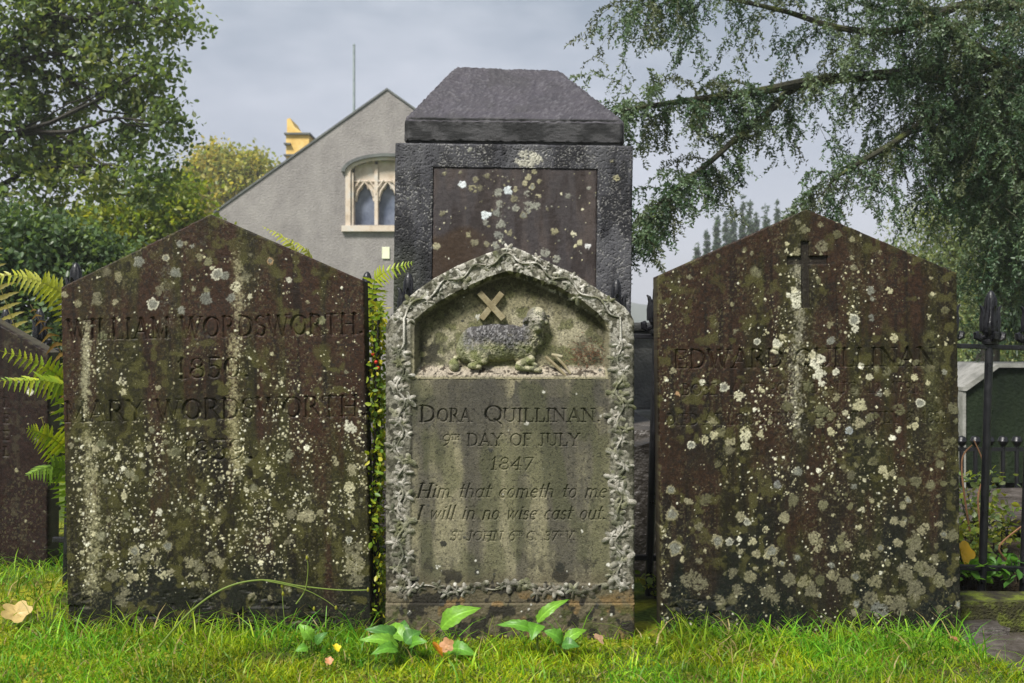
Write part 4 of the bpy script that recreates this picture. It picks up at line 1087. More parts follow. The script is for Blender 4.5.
for (u, v, r, cc) in ((617, 177, 3.5, TAN[0]), (612, 160, 2, TAN[1]), (470, 150, 2.2, GREY[0]), (409, 200, 2, GREY[1])):
    Bd.spot(u, v, r, cc, 'crust')
body = Bd.build('body', .75, M['pitted'], 0, 0, 0, mon, bevel=2.2)
body.location = (0, 0, CZ + (341.5 - 330) * k)
# the panel: its own height field with stains and lichens
Pn = Carve(516, 330, 82, lambda x: 162.0, .6, TP, 30)
U, V = Pn.U, Pn.V
c = np.zeros(U.shape + (3,), np.float32) + np.array([.044, .038, .038], np.float32)
st1 = fbm(U / 9, V / 120, 170, 4)
c = mixc(c, (.058, .046, .041), sstep(.45, .7, st1 * .6 + fbm(U / 14, V / 20, 171, 3) * .4)); c = mixc(c, (.026, .020, .018), sstep(.46, .68, fbm(U / 9, V / 40, 172, 4)) * .8)
c = mixc(c, (.038, .024, .014), sstep(228, 236, V + 5 * np.sin(U / 9)) * sstep(500, 470, U) * .85)
c = c * (.75 + .5 * fbm(U / 2, V / 3, 174, 3))[..., None]
Pn.init_col(c)
for u, v, r, kk, cc in [(463, 185, 4.2, 'blob', (.52, .55, .55)), (509, 190, 4.6, 'blob', (.50, .54, .54)), (516, 189, 3, 'blob', TAN[2]), (487, 215, 5, 'blob', (.52, .56, .56)), (487, 223, 3, 'blob', GREY[0]), (499, 193, 5, 'crust', GREY[0]), (501, 204, 4, 'crust', GREY[0]), (499, 212, 5, 'crust', GREY[1]), (502, 225, 5, 'crust', GREY[0]), (500, 235, 5, 'crust', GREY[1]), (504, 241, 4, 'crust', GREY[0]), (497, 246, 4, 'crust', GREY[0]),
        (529, 177, 3.4, 'crust', TAN[2]), (526, 183, 3, 'blob', TAN[2]), (533, 186, 3.4, 'ring', TAN[2]), (540, 181, 3, 'blob', TAN[0]), (528, 193, 3, 'crust', GREY[0]), (539, 196, 3, 'crust', TAN[2]), (530, 207, 6, 'crust', GREY[0]), (537, 206, 4.5, 'crust', GREY[0]), (517, 208, 4, 'crust', GREY[0]), (525, 215, 4, 'ring', TAN[1]), (515, 199, 4, 'crust', TAN[1]), (476, 180, 4, 'crust', TAN[1]), (474, 188, 5, 'crust', TAN[0]), (480, 188, 4, 'stain', TAN[1]), (569, 195, 2.8, 'blob', GREY[0]), (590, 187, 2, 'blob', GREY[0]), (443, 214, 3, 'blob', TAN[1]), (438, 247, 4, 'blob', TAN[2]), (470, 235, 3, 'crust', TAN[0]), (476, 243, 4, 'crust', TAN[1]), (488, 244, 3, 'blob', TAN[1]), (547, 252, 5, 'crust', GREY[0]), (558, 258, 4, 'crust', GREY[0]), (575, 233, 3, 'crust', PALE[0]), (581, 242, 3.2, 'blob', PALE[1]), (589, 245, 3.4, 'blob', (.5, .5, .48)), (577, 245, 2, 'blob', PALE[1]), (556, 231, 4, 'crust', TAN[0]), (445, 174, 2, 'blob', TAN[1]), (461, 173, 2, 'blob', TAN[1]), (487, 176, 3, 'crust', TAN[1]), (511, 233, 3, 'crust', TAN[1]), (535, 171, 3, 'crust', TAN[0])]:
    Pn.spot(u, v, r, cc, kk)
Pn.scatter(500, lambda u, v: .25 + .4 * np.exp(-((u - 500) / 14) ** 2) + .3 * np.exp(-((u - 535) / 14) ** 2), .4, 1.3, PALE + TAN + GREY, ('blob',), 2)
Pn.D += (fbm(U / 3, V / 3, 176, 3) - .5) * .4
opn = Pn.build('inscription_panel', .04, M['slate'], 0, 0, 0, mon, bevel=.8)
opn.location = ((516 - 514.5) * k, .006, CZ + (341.5 - 330) * k)
# cap: a block with a hipped top, pitted
zc0, zc1, zc2 = zt + .006, CZ + (341.5 - 119) * k, 2.248
cap = bmesh.new()
hx_ = 110.5 * k; dpt = .72
vb = [cap.verts.new(p) for p in ((-hx_, .02, zc0), (hx_, .02, zc0), (hx_, dpt, zc0), (-hx_, dpt, zc0))]
vt = [cap.verts.new(p) for p in ((-hx_, .02, zc1), (hx_, .02, zc1), (hx_, dpt, zc1), (-hx_, dpt, zc1))]
vr = [cap.verts.new(p) for p in (((455 - 514.5) * k * 1.075, .34, zc2), ((559 - 514.5) * k * 1.075, .34, zc2 - .012), ((559 - 514.5) * k * 1.075, .42, zc2 - .012), ((455 - 514.5) * k * 1.075, .42, zc2))]
cap.faces.new(vb[::-1]); cap.faces.new(vr)
for a, b in ((vb, vt), (vt, vr)):
    for i in range(4):
        j = (i + 1) % 4
        cap.faces.new((a[i], a[j], b[j], b[i]))
bmesh.ops.bevel(cap, geom=cap.edges[:], offset=.010, segments=2, affect='EDGES')
bmesh.ops.triangulate(cap, faces=cap.faces[:])
for _ in range(6):
    lng = [e for e in cap.edges if e.calc_length() > .012]
    if not lng: break
    bmesh.ops.subdivide_edges(cap, edges=lng, cuts=1)
    bmesh.ops.triangulate(cap, faces=[f for f in cap.faces if len(f.verts) > 3])
cap.normal_update()
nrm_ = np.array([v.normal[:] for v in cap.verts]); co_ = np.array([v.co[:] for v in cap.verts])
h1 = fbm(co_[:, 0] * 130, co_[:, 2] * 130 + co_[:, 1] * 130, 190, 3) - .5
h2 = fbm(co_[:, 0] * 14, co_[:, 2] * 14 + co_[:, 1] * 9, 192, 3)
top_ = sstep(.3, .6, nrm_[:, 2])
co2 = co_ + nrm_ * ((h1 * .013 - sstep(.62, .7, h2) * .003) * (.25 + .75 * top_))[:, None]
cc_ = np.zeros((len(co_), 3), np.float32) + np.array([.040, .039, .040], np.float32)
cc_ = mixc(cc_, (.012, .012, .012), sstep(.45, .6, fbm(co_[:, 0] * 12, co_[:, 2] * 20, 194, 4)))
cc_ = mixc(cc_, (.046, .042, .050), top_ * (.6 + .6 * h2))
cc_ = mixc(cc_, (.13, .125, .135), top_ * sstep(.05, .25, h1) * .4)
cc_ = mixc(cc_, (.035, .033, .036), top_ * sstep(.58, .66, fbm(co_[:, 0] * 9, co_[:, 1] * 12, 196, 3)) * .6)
tri_ = []
cap.verts.index_update()
tri_ = np.array([[v.index for v in f.verts] for f in cap.faces])
cap.free()
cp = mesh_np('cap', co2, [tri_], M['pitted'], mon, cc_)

# ================================================================ IRON RAILINGS
def finial_mesh():
    m = MB()
    m.lathe([(.012, 0), (.026, .003), (.027, .012), (.016, .020), (.020, .032), (.029, .048), (.031, .064), (.027, .084), (.021, .104), (.018, .125), (.017, .150), (.0155, .175), (.010, .190), (.003, .197)], n=12)
    for j in range(4):
        th = j * PI / 2
        cx, cy = math.cos(th), math.sin(th)
        m.tube([(cx * .016, cy * .016, .030), (cx * .034, cy * .034, .018), (cx * .045, cy * .045, .026), (cx * .047, cy * .047, .040), (cx * .039, cy * .039, .046)], [.007, .010, .013, .011, .005], 7)
        m.tube([(cx * .026, cy * .026, .05), (cx * .027, cy * .027, .09), (cx * .025, cy * .025, .118), (cx * .031, cy * .031, .136), (cx * .039, cy * .039, .143)], [.010, .011, .009, .006, .002], 6)
        th2 = th + PI / 4
        cx, cy = math.cos(th2), math.sin(th2)
        m.tube([(cx * .027, cy * .027, .045), (cx * .024, cy * .024, .085), (cx * .016, cy * .016, .13), (cx * .016, cy * .016, .165), (cx * .007, cy * .007, .19)], [.006, .008, .006, .005, .002], 5)
    return m
def railing(name, x0, x1, first, step, y, zb, zr, tilt, label, sc=1.0, rad=.0145, ground=-.15):
    root = empty(name, (0, y, 0))
    root.rotation_euler = (0, tilt, 0)
    mb = MB()
    mb.box(x0, x1, -.009, .009, zr - .009, zr + .009, .003)
    mb.build('top_rail', M['iron'], root)
    mb = MB()
    mb.box(x0, x1, -.010, .010, zb - .010, zb + .010, .003)
    mb.build('bottom_rail', M['iron'], root)
    bm0 = MB(); bm0.tube([(0, 0, ground), (0, 0, zr - .02), (0, 0, zr)], [rad, rad, rad * .9], 10)
    proto = bm0.build('bar', M['iron'], root, smooth=True)
    fm = finial_mesh(); fin = fm.build('finial', M['iron'], proto, smooth=True)
    fin.location = (0, 0, zr + .008); fin.scale = (sc * 1.05, sc * 1.05, sc)
    n_ = int((x1 - first) / step) + 1
    proto.location = (first, 0, 0)
    for i in range(1, n_):
        b = proto.copy(); COL.objects.link(b); b.location = (first + i * step, 0, 0); b.parent = root
        f = fin.copy(); COL.objects.link(f); f.parent = b
    return root
yr = 3.66
xw = lambda px, y: (px - 512) / F * y
rl = railing('railing', xw(52, yr), 2.9, xw(66.5, yr), 41.6 / F * yr, yr, .128, .933, R(1.75), '')
tag(rl, 'black iron railing with tulip shaped finials, running close behind the three main stones', 'railing', 'black iron railings')
rl2 = railing('railing', -4.6, xw(60, 4.7), xw(-62, 4.7) - 13 * .1587, .1587, 4.7, .12, .86, 0, '', .95, .011)
tag(rl2, 'black iron railing with spear finials behind the cut off gravestone and the ferns', 'railing', 'black iron railings')

def low_rail():
    root = empty('low_railing', (0, 5.4, 0))
    d = 5.4; st_ = 13.8 / F * d
    zk = CZ - (441 - 341.5) / F * d
    m = MB(); m.box(xw(930, d), 4.6, -.008, .008, zk - .055, zk - .035, .002); m.build('top_rail', M['iron'], root)
    m = MB(); m.tube([(0, 0, -.1), (0, 0, zk - .03)], .012, 8)
    m.lathe([(.006, -.03), (.02, -.02), (.029, 0), (.02, .022), (.004, .028)], n=10, cz=zk)
    pr = m.build('bar', M['iron'], root, smooth=True)
    n_ = int((4.6 - xw(934, d)) / st_)
    pr.location = (xw(934, d), 0, 0)
    for i in range(1, n_):
        b = pr.copy(); COL.objects.link(b); b.parent = root; b.location = (xw(934, d) + i * st_, 0, 0)
    return root
tag(low_rail(), 'low black railing of round knobbed bars in front of the green stained tomb', 'railing', 'black iron railings')

# ================================================================ OTHER STONES
# gravestone cut off by the left edge of the picture
EP = F / 3.9
E = Carve(-52, 590, 99, lambda x: 238 + 56 * (1 - min(1, abs(x) / 99)), .8, EP, 40)
U, V = E.U, E.V
E.gain = 1.6
for vt_, vb_, s_ in ((398, 407, 'L'), (414, 423, 'E'), (431, 440, 'E'), (447, 456, 'L')):
    E.text(s_, 2, 9, vt_, vb_, .8)
c = slate_base(E, 31, (.052, .028, .022), (.050, .042, .026), (.024, .018, .016), lambda U, V: .1 + 0 * U, lambda U, V: sstep(540, 590, V) * .6)
E.init_col(c)
E.scatter(500, lambda u, v: .15 + .25 * sstep(480, 560, v), .4, 1.6, TAN + GREY, ('blob',), 2)
E.spot(29, 391, 4, PALE[2], 'blob'); E.spot(16, 470, 2, TAN[0], 'blob'); E.spot(35, 440, 3, TAN[1], 'crust')
oE = E.build('gravestone', .1, M['slate'], 3.9, CZ - (590 - 341.5) / EP, R(-.3), side=(.10, .09, .06))
tag(oE, 'reddish brown gravestone with a sloping shoulder, standing left of the ferns at the edge', 'gravestone', 'lichen covered gravestones')

# pale edged tomb behind the low railing
d = 6.4
root = empty('chest_tomb', (xw(960, d), d, 0))
kx = d / F
zt_ = CZ - (364 - 341.5) * kx
m = MB(); m.prism([(0.03, 0), (2.3, 0), (2.3, zt_ - .03), (.22, zt_ - .03), (.03, zt_ - .165)], 0, .8); m.build('body', M['greenstone'], root)
m = MB(); m.prism([(.005, zt_ - .170), (.03, zt_ - .170), (.235, zt_ - .022), (2.33, zt_ - .022), (2.33, zt_), (.225, zt_), (.005, zt_ - .146)], -.03, .83); m.build('coping', M['palestone'], root)
m = MB(); m.box(.008, .029, -.02, .82, -.1, zt_ - .176); m.build('end_slab', M['palestone'], root)
tag(root, 'green stained tomb with a pale sloping coping, behind the low knobbed railing', 'tomb')
# flat ledger on the grave bed
def rock(name, loc, size, mat, seed, label=None, cat=None, parent=None, flat=1.0, rz=0, group=None, kind=None):
    bm = bmesh.new()
    bmesh.ops.create_cube(bm, size=1)
    bmesh.ops.bevel(bm, geom=bm.edges[:], offset=.06, segments=2, affect='EDGES')
    bmesh.ops.subdivide_edges(bm, edges=bm.edges[:], cuts=3, use_grid_fill=True)
    for v in bm.verts:
        p = v.co
        nz_ = (fbm([p.x * 3 + seed * 7.1], [p.y * 3 + p.z * 2.1], seed, 3)[0] - .5)
        nq = (fbm([p.z * 4 + seed * 3.3], [p.x * 4 - p.y * 1.7], seed + 3, 3)[0] - .5)
        v.co = Vector((p.x * (1 + .25 * nz_) * size[0], p.y * (1 + .25 * nq) * size[1], (p.z + .14 * nz_ * flat) * size[2]))
    m = MB(); m.bm(bm); bm.free()
    o = m.build(name, mat, parent, smooth=True, loc=loc)
    o.rotation_euler = (0, 0, rz)
    if label or cat or kind: tag(o, label, cat, group, kind)
    return o
rock('ledger_slab', (xw(1030, 4.75), 4.85, .10), (.95, .75, .09), M['wetslab'], 3, 'flat wet ledger slab lying behind the grave bed plants at the right', 'slab')
# mossy kerb under the railing at the right
rock('kerb', (2.12, 3.43, -.055), (1.45, .15, .17), M['mossstone'], 5, 'moss topped stone kerb under the right end of the iron railing', 'kerb')
rock('paving_slab', (1.66, 3.10, -.075), (.50, .38, .05), M['wetslab'], 9, 'thin wet flagstone in the grass before the mossy kerb', 'slab')
rock('edging_stone', (1.50, 3.30, -.06), (.22, .10, .07), M['darkstone'], 15, 'small dark stone wedged between the flagstone and the kerb', 'stone')
for i, (px, py, s_, rz_, lb) in enumerate(((977, 566, .16, .5, 'striped grey slate fragment leaning on others behind the bottom rail'), (1000, 570, .13, -.4, 'grey slate fragment just right of the thick iron bar'), (961, 562, .11, .9, 'small slate fragment next to the brown stone edge'))):
    o = rock('slate_fragment', (xw(px, 3.74), 3.80 + i * .05, .030 + .006 * i), (s_, s_ * .7, .022), M['wetslab'], 20 + i, lb, 'stone', rz=rz_, group='broken slates in the grave bed')
    o.rotation_euler = (R(18), R(14 - 12 * i), rz_)
M['soil'] = mat_noise('dark_soil', [(.3, (.015, .011, .007)), (.6, (.035, .025, .014)), (.8, (.06, .05, .02))], 20, 6, .95, 1.0, 90, .01, .2)
rock('grave_bed', (2.40, 4.25, -.045), (2.1, .80, .12), M['soil'], 27, kind='structure')
# things glimpsed in the gap right of the arched stone
d = 5.9
root = empty('altar_tomb', (xw(660, d), d + .3, 0)); kx = d / F
m = MB(); m.box(-.30, .34, -.28, .4, .5, CZ + 10 * kx, .015); m.build('body', M['greystone'], root)
m = MB(); m.box(-.35, .39, -.34, .46, CZ + 10.5 * kx, CZ + 19 * kx, .015); m.build('lid', M['greystone'], root)
m = MB(); m.box(-.46, .5, -.46, .6, -.05, .5, .02); m.build('base', M['palestone'], root)
tag(root, 'grey block tomb on a pale base, glimpsed in the gap right of the arched stone', 'tomb')
rock('rough_stone', (xw(650, 4.05), 4.08, .19), (.30, .22, .62), M['darkstone'], 31, 'rough dark wet stone in the gap behind the arched stone', 'stone')
rock('rough_stone', (xw(648, 4.9) + .3, 5.2, .25), (.30, .3, .5), M['darkstone'], 33, 'low dark block behind the right gravestone', 'stone')

# ================================================================ CHURCH
cd = 24.0
kc = cd / F
church = empty('church', (xw(387, cd), cd, 0))
tag(church, 'grey roughcast church gable with a mullioned stone window, behind the gravestones', 'church')
za = CZ + (341.5 - 90.5) * kc
hw = 236 * kc; sl = .7126
ze = za - hw * sl
wz0, wz1 = CZ + (341.5 - 225) * kc, CZ + (341.5 - 172) * kc      # sill, springing
ww = 36.5 * kc; rise = 12 * kc
arch = [(ww * math.cos(t), wz1 + rise * math.sin(t)) for t in np.linspace(0, PI, 17)]
m = MB()
m.prism([(-hw, -.5), (-ww, -.5), (-ww, wz1), (-ww, za - ww * sl), (-hw, ze)], 0, .7)
m.prism([(ww, -.5), (hw, -.5), (hw, ze), (ww, za - ww * sl), (ww, wz1)], 0, .7)
m.prism([(-ww, -.5), (ww, -.5), (ww, wz0), (-ww, wz0)], 0, .7)
for i in range(16):
    (xa, z_a), (xb, z_b) = arch[i], arch[i + 1]
    f_ = lambda x: za - abs(x) * sl
    m.prism([(xb, z_b), (xa, z_a), (xa, f_(xa)), (xb, f_(xb))], 0, .7)
LN = 15.0
m.box(-hw, -hw + .6, .7, LN, -.5, ze - .02); m.box(hw - .6, hw, .7, LN, -.5, ze - .02)
m.prism([(-hw, -.5), (hw, -.5), (hw, ze), (0, za), (-hw, ze)], LN, LN + .6)
m.build('wall', M['render'], church)
m = MB()
for s in (-1, 1):
    P_ = lambda x, dz: (s * x, za - x * sl + dz)
    poly = [P_(-.0, .01), P_(hw + .12, .01), P_(hw + .12, .06), P_(0, .06)]
    if s > 0: poly = poly[::-1]
    m.prism([(a, b) for a, b in poly][::-1] if s > 0 else poly[::-1], -.03, LN + .8)
m.build('roof', M['roof'], church)
# window: surround, tracery, panes, sill, hood
win = MB()
def bar(m, x0, x1, z0, z1, y0, y1): m.box(x0, x1, y0, y1, z0, z1)
f1 = 5.0 * kc
wroot = MB()
for s in (-1, 1):
    xx = sorted((s * ww, s * (ww + f1)))
    wroot.box(xx[0], xx[1], -.02, .25, wz0 - .02, wz1)
    xx = sorted((s * (ww - 2.6 * kc), s * ww))
    wroot.box(xx[0], xx[1], .03, .45, wz0, wz1)
def ring(m, r0, r1, y0, y1, n=20, z=wz1, rr=None):
    for i in range(n):
        t0, t1 = PI * i / n, PI * (i + 1) / n
        p = [(r0[0] * math.cos(t0), z + r0[1] * math.sin(t0)), (r1[0] * math.cos(t0), z + r1[1] * math.sin(t0)), (r1[0] * math.cos(t1), z + r1[1] * math.sin(t1)), (r0[0] * math.cos(t1), z + r0[1] * math.sin(t1))]
        m.prism(p, y0, y1)
ring(wroot, (ww, rise), (ww + f1, rise + f1 * .6), -.02, .25)
surround = wroot.build('window', M['dressed'], church)
m = MB()
for s in (-1, 1): m.box(s * 11.5 * kc - 1.7 * kc, s * 11.5 * kc + 1.7 * kc, .10, .34, wz0, wz1 + rise * .7)
# spandrel plate with three pointed light heads
lh = 8.6 * kc
zs0 = CZ + (341.5 - 196) * kc
for cx_ in (-23.2 * kc, 0, 23.2 * kc):
    n_ = 14
    for i in range(n_):
        xa, xb = cx_ - lh * 1.16 + 2 * lh * 1.16 * i / n_, cx_ - lh * 1.16 + 2 * lh * 1.16 * (i + 1) / n_
        def head(x):
            q = abs(x - cx_) / (lh * .98)
            if q >= 1: return zs0 - .1
            return zs0 + 15 * kc * (1 - q ** 1.25) * (.72 + .28 * abs(math.cos(q * PI * 1.5)))
        def archz(x):
            q = min(1, abs(x) / ww)
            return wz1 + rise * math.sqrt(1 - q * q)
        m.prism([(xa, head(xa)), (xb, head(xb)), (xb, archz(xb)), (xa, archz(xa))], .15, .30)
    # raised ribs over the light heads
    for s in (-1, 1):
        m.tube([(cx_ + s * lh, .15, zs0), (cx_ + s * lh * .8, .13, zs0 + 6 * kc), (cx_ + s * lh * .3, .13, zs0 + 12 * kc), (cx_, .13, zs0 + 15.5 * kc)], .9 * kc, 6)
    for s in (-1, 1):
        m.tube([(cx_ + s * 11.6 * kc, .11, zs0 + 2 * kc), (cx_ + s * 10 * kc, .11, zs0 + 9 * kc), (cx_ + s * 4 * kc, .11, zs0 + 17 * kc)], .8 * kc, 6)
m.tube([(-ww, .12, zs0 + 15.5 * kc), (ww, .12, zs0 + 15.5 * kc)], .7 * kc, 6)
m.build('tracery', M['dressed'], surround)
m = MB(); m.box(-ww - .2, ww + .2, -.10, .30, wz0 - .16, wz0 - .021); m.build('sill', M['dressed'], surround)
m = MB(); ring(m, (ww + f1 * 1.02, rise + f1 * .62), (ww + f1 * 1.75, rise + f1 * 1.25), -.09, .1); m.build('hood_mould', M['roof'], surround)
for cx_ in (-23.2 * kc, 0, 23.2 * kc):
    m = MB(); m.box(cx_ - 11 * kc, cx_ + 11 * kc, .31, .33, wz0, wz1 + rise)
    pn = m.build('pane', M['glass'], surround)
# stone stack with a broken pediment behind the left slope
d2 = cd + 3.0
k2 = d2 / F
xo = church.location.x
m = MB()
z_ = lambda py: CZ + (341.5 - py) * k2
X_ = lambda px: (px - 512) * k2 - xo
m.box(X_(286), X_(309), 3.0, 4.2, z_(190), z_(134.5)); m.prism([(X_(286.5), z_(134)), (X_(304), z_(134)), (X_(294), z_(126)), (X_(289.5), z_(117.5)), (X_(286.5), z_(118.5))], 3.05, 4.1)
ch = m.build('chimney', M['yellowstone'], church)
m = MB(); m.box(X_(284.5), X_(310.5), 2.93, 4.27, z_(134.8), z_(133)); m.box(X_(284.5), X_(291), 2.9, 4.27, z_(145), z_(143.4)); m.box(X_(284), X_(310), 2.93, 4.27, z_(156), z_(154.5))
m.build('string_course', M['roof'], ch)
d3 = 44.0
m = MB(); m.tube([(0, 0, -.5), (0, 0, CZ + (341.5 - 46) / F * d3)], [.075, .055], 8)
m.lathe([(.02, 0), (.07, .05), (.02, .12)], n=8, cz=CZ + (341.5 - 46) / F * d3 - .02)
tag(m.build('flagpole', M['pole'], None, smooth=True, loc=(xw(354, d3), d3, 0)), 'thin grey flagpole rising above the church roof slope', 'flagpole')
m = MB(); m.box(-.09, .09, -.03, 0, -.14, .14, .008)
tag(m.build('sign', M['sign'], None, loc=(xw(386, cd), cd - .002, CZ + (341.5 - 253) * kc)), 'small pale yellow plate fixed to the church wall below the window', 'sign')

# ================================================================ FOLIAGE
def leaves_np(cen, size, cols, asp=.55, up=.5, droop=0.0, face=(0, -1, 0), fold=.25, dirs=None):
    """folded pointed leaves: 6 vertices, two quads each"""
    n = len(cen)
    nn = rng.normal(0, 1, (n, 3)); nn[:, 2] += up * 2
    nn /= np.linalg.norm(nn, axis=1, keepdims=True)
    if dirs is None:
        dd = rng.normal(0, 1, (n, 3)); dd[:, 2] -= droop * 2
    else:
        dd = dirs
    dd = dd - nn * np.sum(dd * nn, 1, keepdims=True)
    dd /= np.linalg.norm(dd, axis=1, keepdims=True) + 1e-9
    ss = np.cross(nn, dd)
    s = size[:, None]
    tip = cen + dd * s
    hw_ = ss * s * asp * .5; f = nn * s * fold * .35
    a1 = cen + dd * s * .3; a2 = cen + dd * s * .68
    V_ = np.stack([cen, a1 + hw_ * .95 + f, a2 + hw_ * .8 + f, tip, a2 - hw_ * .8 + f, a1 - hw_ * .95 + f], 1)
    b = (np.arange(n) * 6)[:, None]
    q = np.concatenate([b + np.array([[0, 1, 2, 3]]), b + np.array([[0, 3, 4, 5]])])
    return V_.reshape(-1, 3).astype(np.float32), q, np.repeat(cols, 6, 0)

def crown(blobs, n_clump, per, spread, lsize, pal, droop=.3, up=.5, asp=.6, hollow=.35):
    """leaf clumps thrown through a set of ellipsoids (center, radii, weight)"""
    cs = []
    wts = np.array([b[1][0] * b[1][1] * b[1][2] for b in blobs]) ** .67
    wts /= wts.sum()
    for b, wt in zip(blobs, wts):
        k = max(3, int(n_clump * wt))
        v = rng.normal(0, 1, (k, 3)); v /= np.linalg.norm(v, axis=1, keepdims=True)
        r = (hollow + (1 - hollow) * rng.random((k, 1))) ** .6
        cs.append(np.asarray(b[0])[None] + v * r * np.asarray(b[1])[None])
    cs = np.concatenate(cs)
    per_n = rng.integers(int(per * .4), int(per * 1.6) + 1, len(cs))
    idx = np.repeat(np.arange(len(cs)), per_n)
    off = rng.normal(0, 1, (len(idx), 3)) * np.array([1, 1, .62]) * spread
    off[:, 2] -= np.abs(off[:, 0]) * droop * .4
    cen = cs[idx] + off
    pal = np.asarray(pal)
    cc = pal[rng.integers(len(pal), size=len(cs))][idx] * .65 + pal[rng.integers(len(pal), size=len(idx))] * .35
    cc = cc * rng.uniform(.75, 1.25, (len(idx), 1))
    sz = lsize * rng.uniform(.6, 1.3, len(idx))
    return cs, leaves_np(cen, sz, cc, asp, up, droop)

def limb_pts(p0, p1, sag=.1, n=7, wob=.05):
    p0, p1 = Vector(p0), Vector(p1)
    ln = (p1 - p0).length
    o = []
    for i in range(n):
        t = i / (n - 1)
        p = p0.lerp(p1, t)
        p.z += sag * ln * math.sin(PI * t)
        if 0 < i < n - 1: p += Vector((random.uniform(-1, 1), random.uniform(-1, 1), random.uniform(-1, 1))) * wob * ln
        o.append(p)
    return o

def tree(name, base, blobs, n_clump, per, spread, lsize, pal, label, group=None, trunk_r=.2, droop=.3, up=.5, asp=.6, twigs=40, cat='tree', mat='leaf', barkmat='bark', fork=None, hollow=.35, trunk_to=None):
    root = empty(name, base)
    base = Vector(base)
    cs, (V_, q, C) = crown(blobs, n_clump, per, spread, lsize, pal, droop, up * .2, asp, hollow)
    m = MB()
    top = Vector(trunk_to) if trunk_to else Vector(np.mean([b[0] for b in blobs], 0))
    fk = base.lerp(top, .45) if fork is None else Vector(fork)
    pt = limb_pts(base - Vector((0, 0, .2)), fk, 0, 6, .02) + limb_pts(fk, top, .0, 6, .03)[1:]
    m.tube([p - base for p in pt], [trunk_r * (1 - .8 * i / (len(pt) - 1)) for i in range(len(pt))], 9)
    for b in blobs:
        bc = Vector(b[0])
        st = pt[random.randint(4, len(pt) - 3)]
        lp = limb_pts(st, bc, .06, 7, .04)
        m.tube([p - base for p in lp], [trunk_r * (.26 - .22 * i / 6) for i in range(7)], 6)
        near = [Vector(c_) for c_ in cs if (Vector(c_) - bc).length < max(b[1]) * 1.1]
        random.shuffle(near)
        for c_ in near[:max(2, twigs // len(blobs))]:
            sp = lp[random.randint(3, 6)]
            tp = limb_pts(sp, c_, -.05, 5, .05)
            m.tube([p - base for p in tp], [trunk_r * .06, trunk_r * .05, trunk_r * .04, trunk_r * .03, trunk_r * .015], 4, cap=False)
    m.build('trunk', M[barkmat], root, smooth=True)
    mesh_np('crown', V_ - np.array(base, np.float32), [q], M[mat], root, C, smooth=False)
    tag(root, label, cat, group)
    return root

def PB(px, py, d, r, ry=None, rd=None):
    """an ellipsoid of foliage centred where photo pixel (px,py) looks at distance d; radii in metres from pixel sizes"""
    kk = d / F
    return (tuple(P(px, py, d)), (r * kk, (rd or r * .75) * kk, (ry or r) * kk))

GREEN = [(.040, .062, .022), (.055, .085, .028), (.075, .105, .04), (.095, .125, .05), (.03, .05, .02), (.11, .12, .035)]
DGREEN = [(.024, .042, .018), (.035, .06, .024), (.05, .075, .03), (.07, .10, .045), (.018, .032, .014)]
GREEN = [tuple(np.array(c_) * 2.1) for c_ in GREEN]
DGREEN = [tuple(np.array(c_) * 2.6) for c_ in DGREEN]
YGREEN = [(.19, .26, .03), (.26, .31, .035), (.13, .20, .03), (.30, .30, .04)]
YELLOW = [(.44, .38, .08), (.36, .36, .09), (.26, .31, .08), (.18, .24, .07), (.46, .36, .08)]
FEATH = [(.20, .26, .11), (.26, .31, .13), (.14, .20, .085), (.32, .32, .12), (.11, .165, .07)]

dl = 11.0
tree('broadleaf_tree', (-7.6, 11.6, 0), [PB(15, 15, 11, 60), PB(85, 5, 11, 55), PB(140, 0, 10.7, 48), PB(180, 14, 10.4, 22), PB(55, 75, 11.3, 45), PB(120, 65, 10.8, 42), PB(160, 58, 10.6, 22),
     PB(178, 124, 10.6, 22), PB(142, 116, 11, 32), PB(5, 120, 11, 50), PB(60, 150, 11.6, 40), PB(110, 165, 11, 40), PB(150, 172, 10.8, 30), PB(20, 200, 11, 50), PB(-70, 60, 11, 70), PB(-60, 190, 11, 60), PB(30, -50, 11, 50), PB(-110, -40, 11.5, 80)],
     1050, 30, .11, .072, GREEN, 'large broadleaf tree with dull green leaves filling the upper left corner', 'trees around the churchyard', .21, trunk_to=tuple(P(-40, -40, 11.3)), fork=(-7.3, 11.6, 2.2), twigs=46)
tree('yellowing_tree', (xw(150, 15), 15.5, 0), [PB(120, 225, 15, 34), PB(155, 215, 15, 28), PB(175, 195, 15.3, 22), PB(95, 250, 15, 35), PB(150, 255, 15.2, 34), PB(60, 250, 15.6, 40), PB(190, 235, 15.5, 24)],
     520, 30, .17, .09, YGREEN, 'bright yellow green young tree below the large broadleaf, behind the left gravestone', 'trees around the churchyard', .12, up=.8)
tree('yellowing_tree', (xw(228, 38), 38, 0), [PB(228, 176, 38, 32, 26), PB(203, 190, 38, 28), PB(245, 195, 38, 28), PB(250, 165, 38, 16), PB(215, 160, 38, 15), PB(225, 210, 38, 40)],
     700, 28, .36, .18, YELLOW, 'distant tree in yellow autumn leaf, left of the church roof', 'trees around the churchyard', .35, up=.8)
tree('evergreen_shrub', (xw(30, 8), 8.2, 0), [PB(10, 250, 8, 50), PB(70, 255, 8.2, 42), PB(110, 275, 8.4, 36), PB(40, 310, 8, 55), PB(100, 330, 8.4, 50), PB(-50, 290, 8, 70), PB(20, 390, 8, 70), PB(100, 410, 8.3, 60)],
     1300, 28, .09, .052, DGREEN, 'dark green leafy shrub mass behind the railing at the left', None, .09, cat='shrub', up=.4)
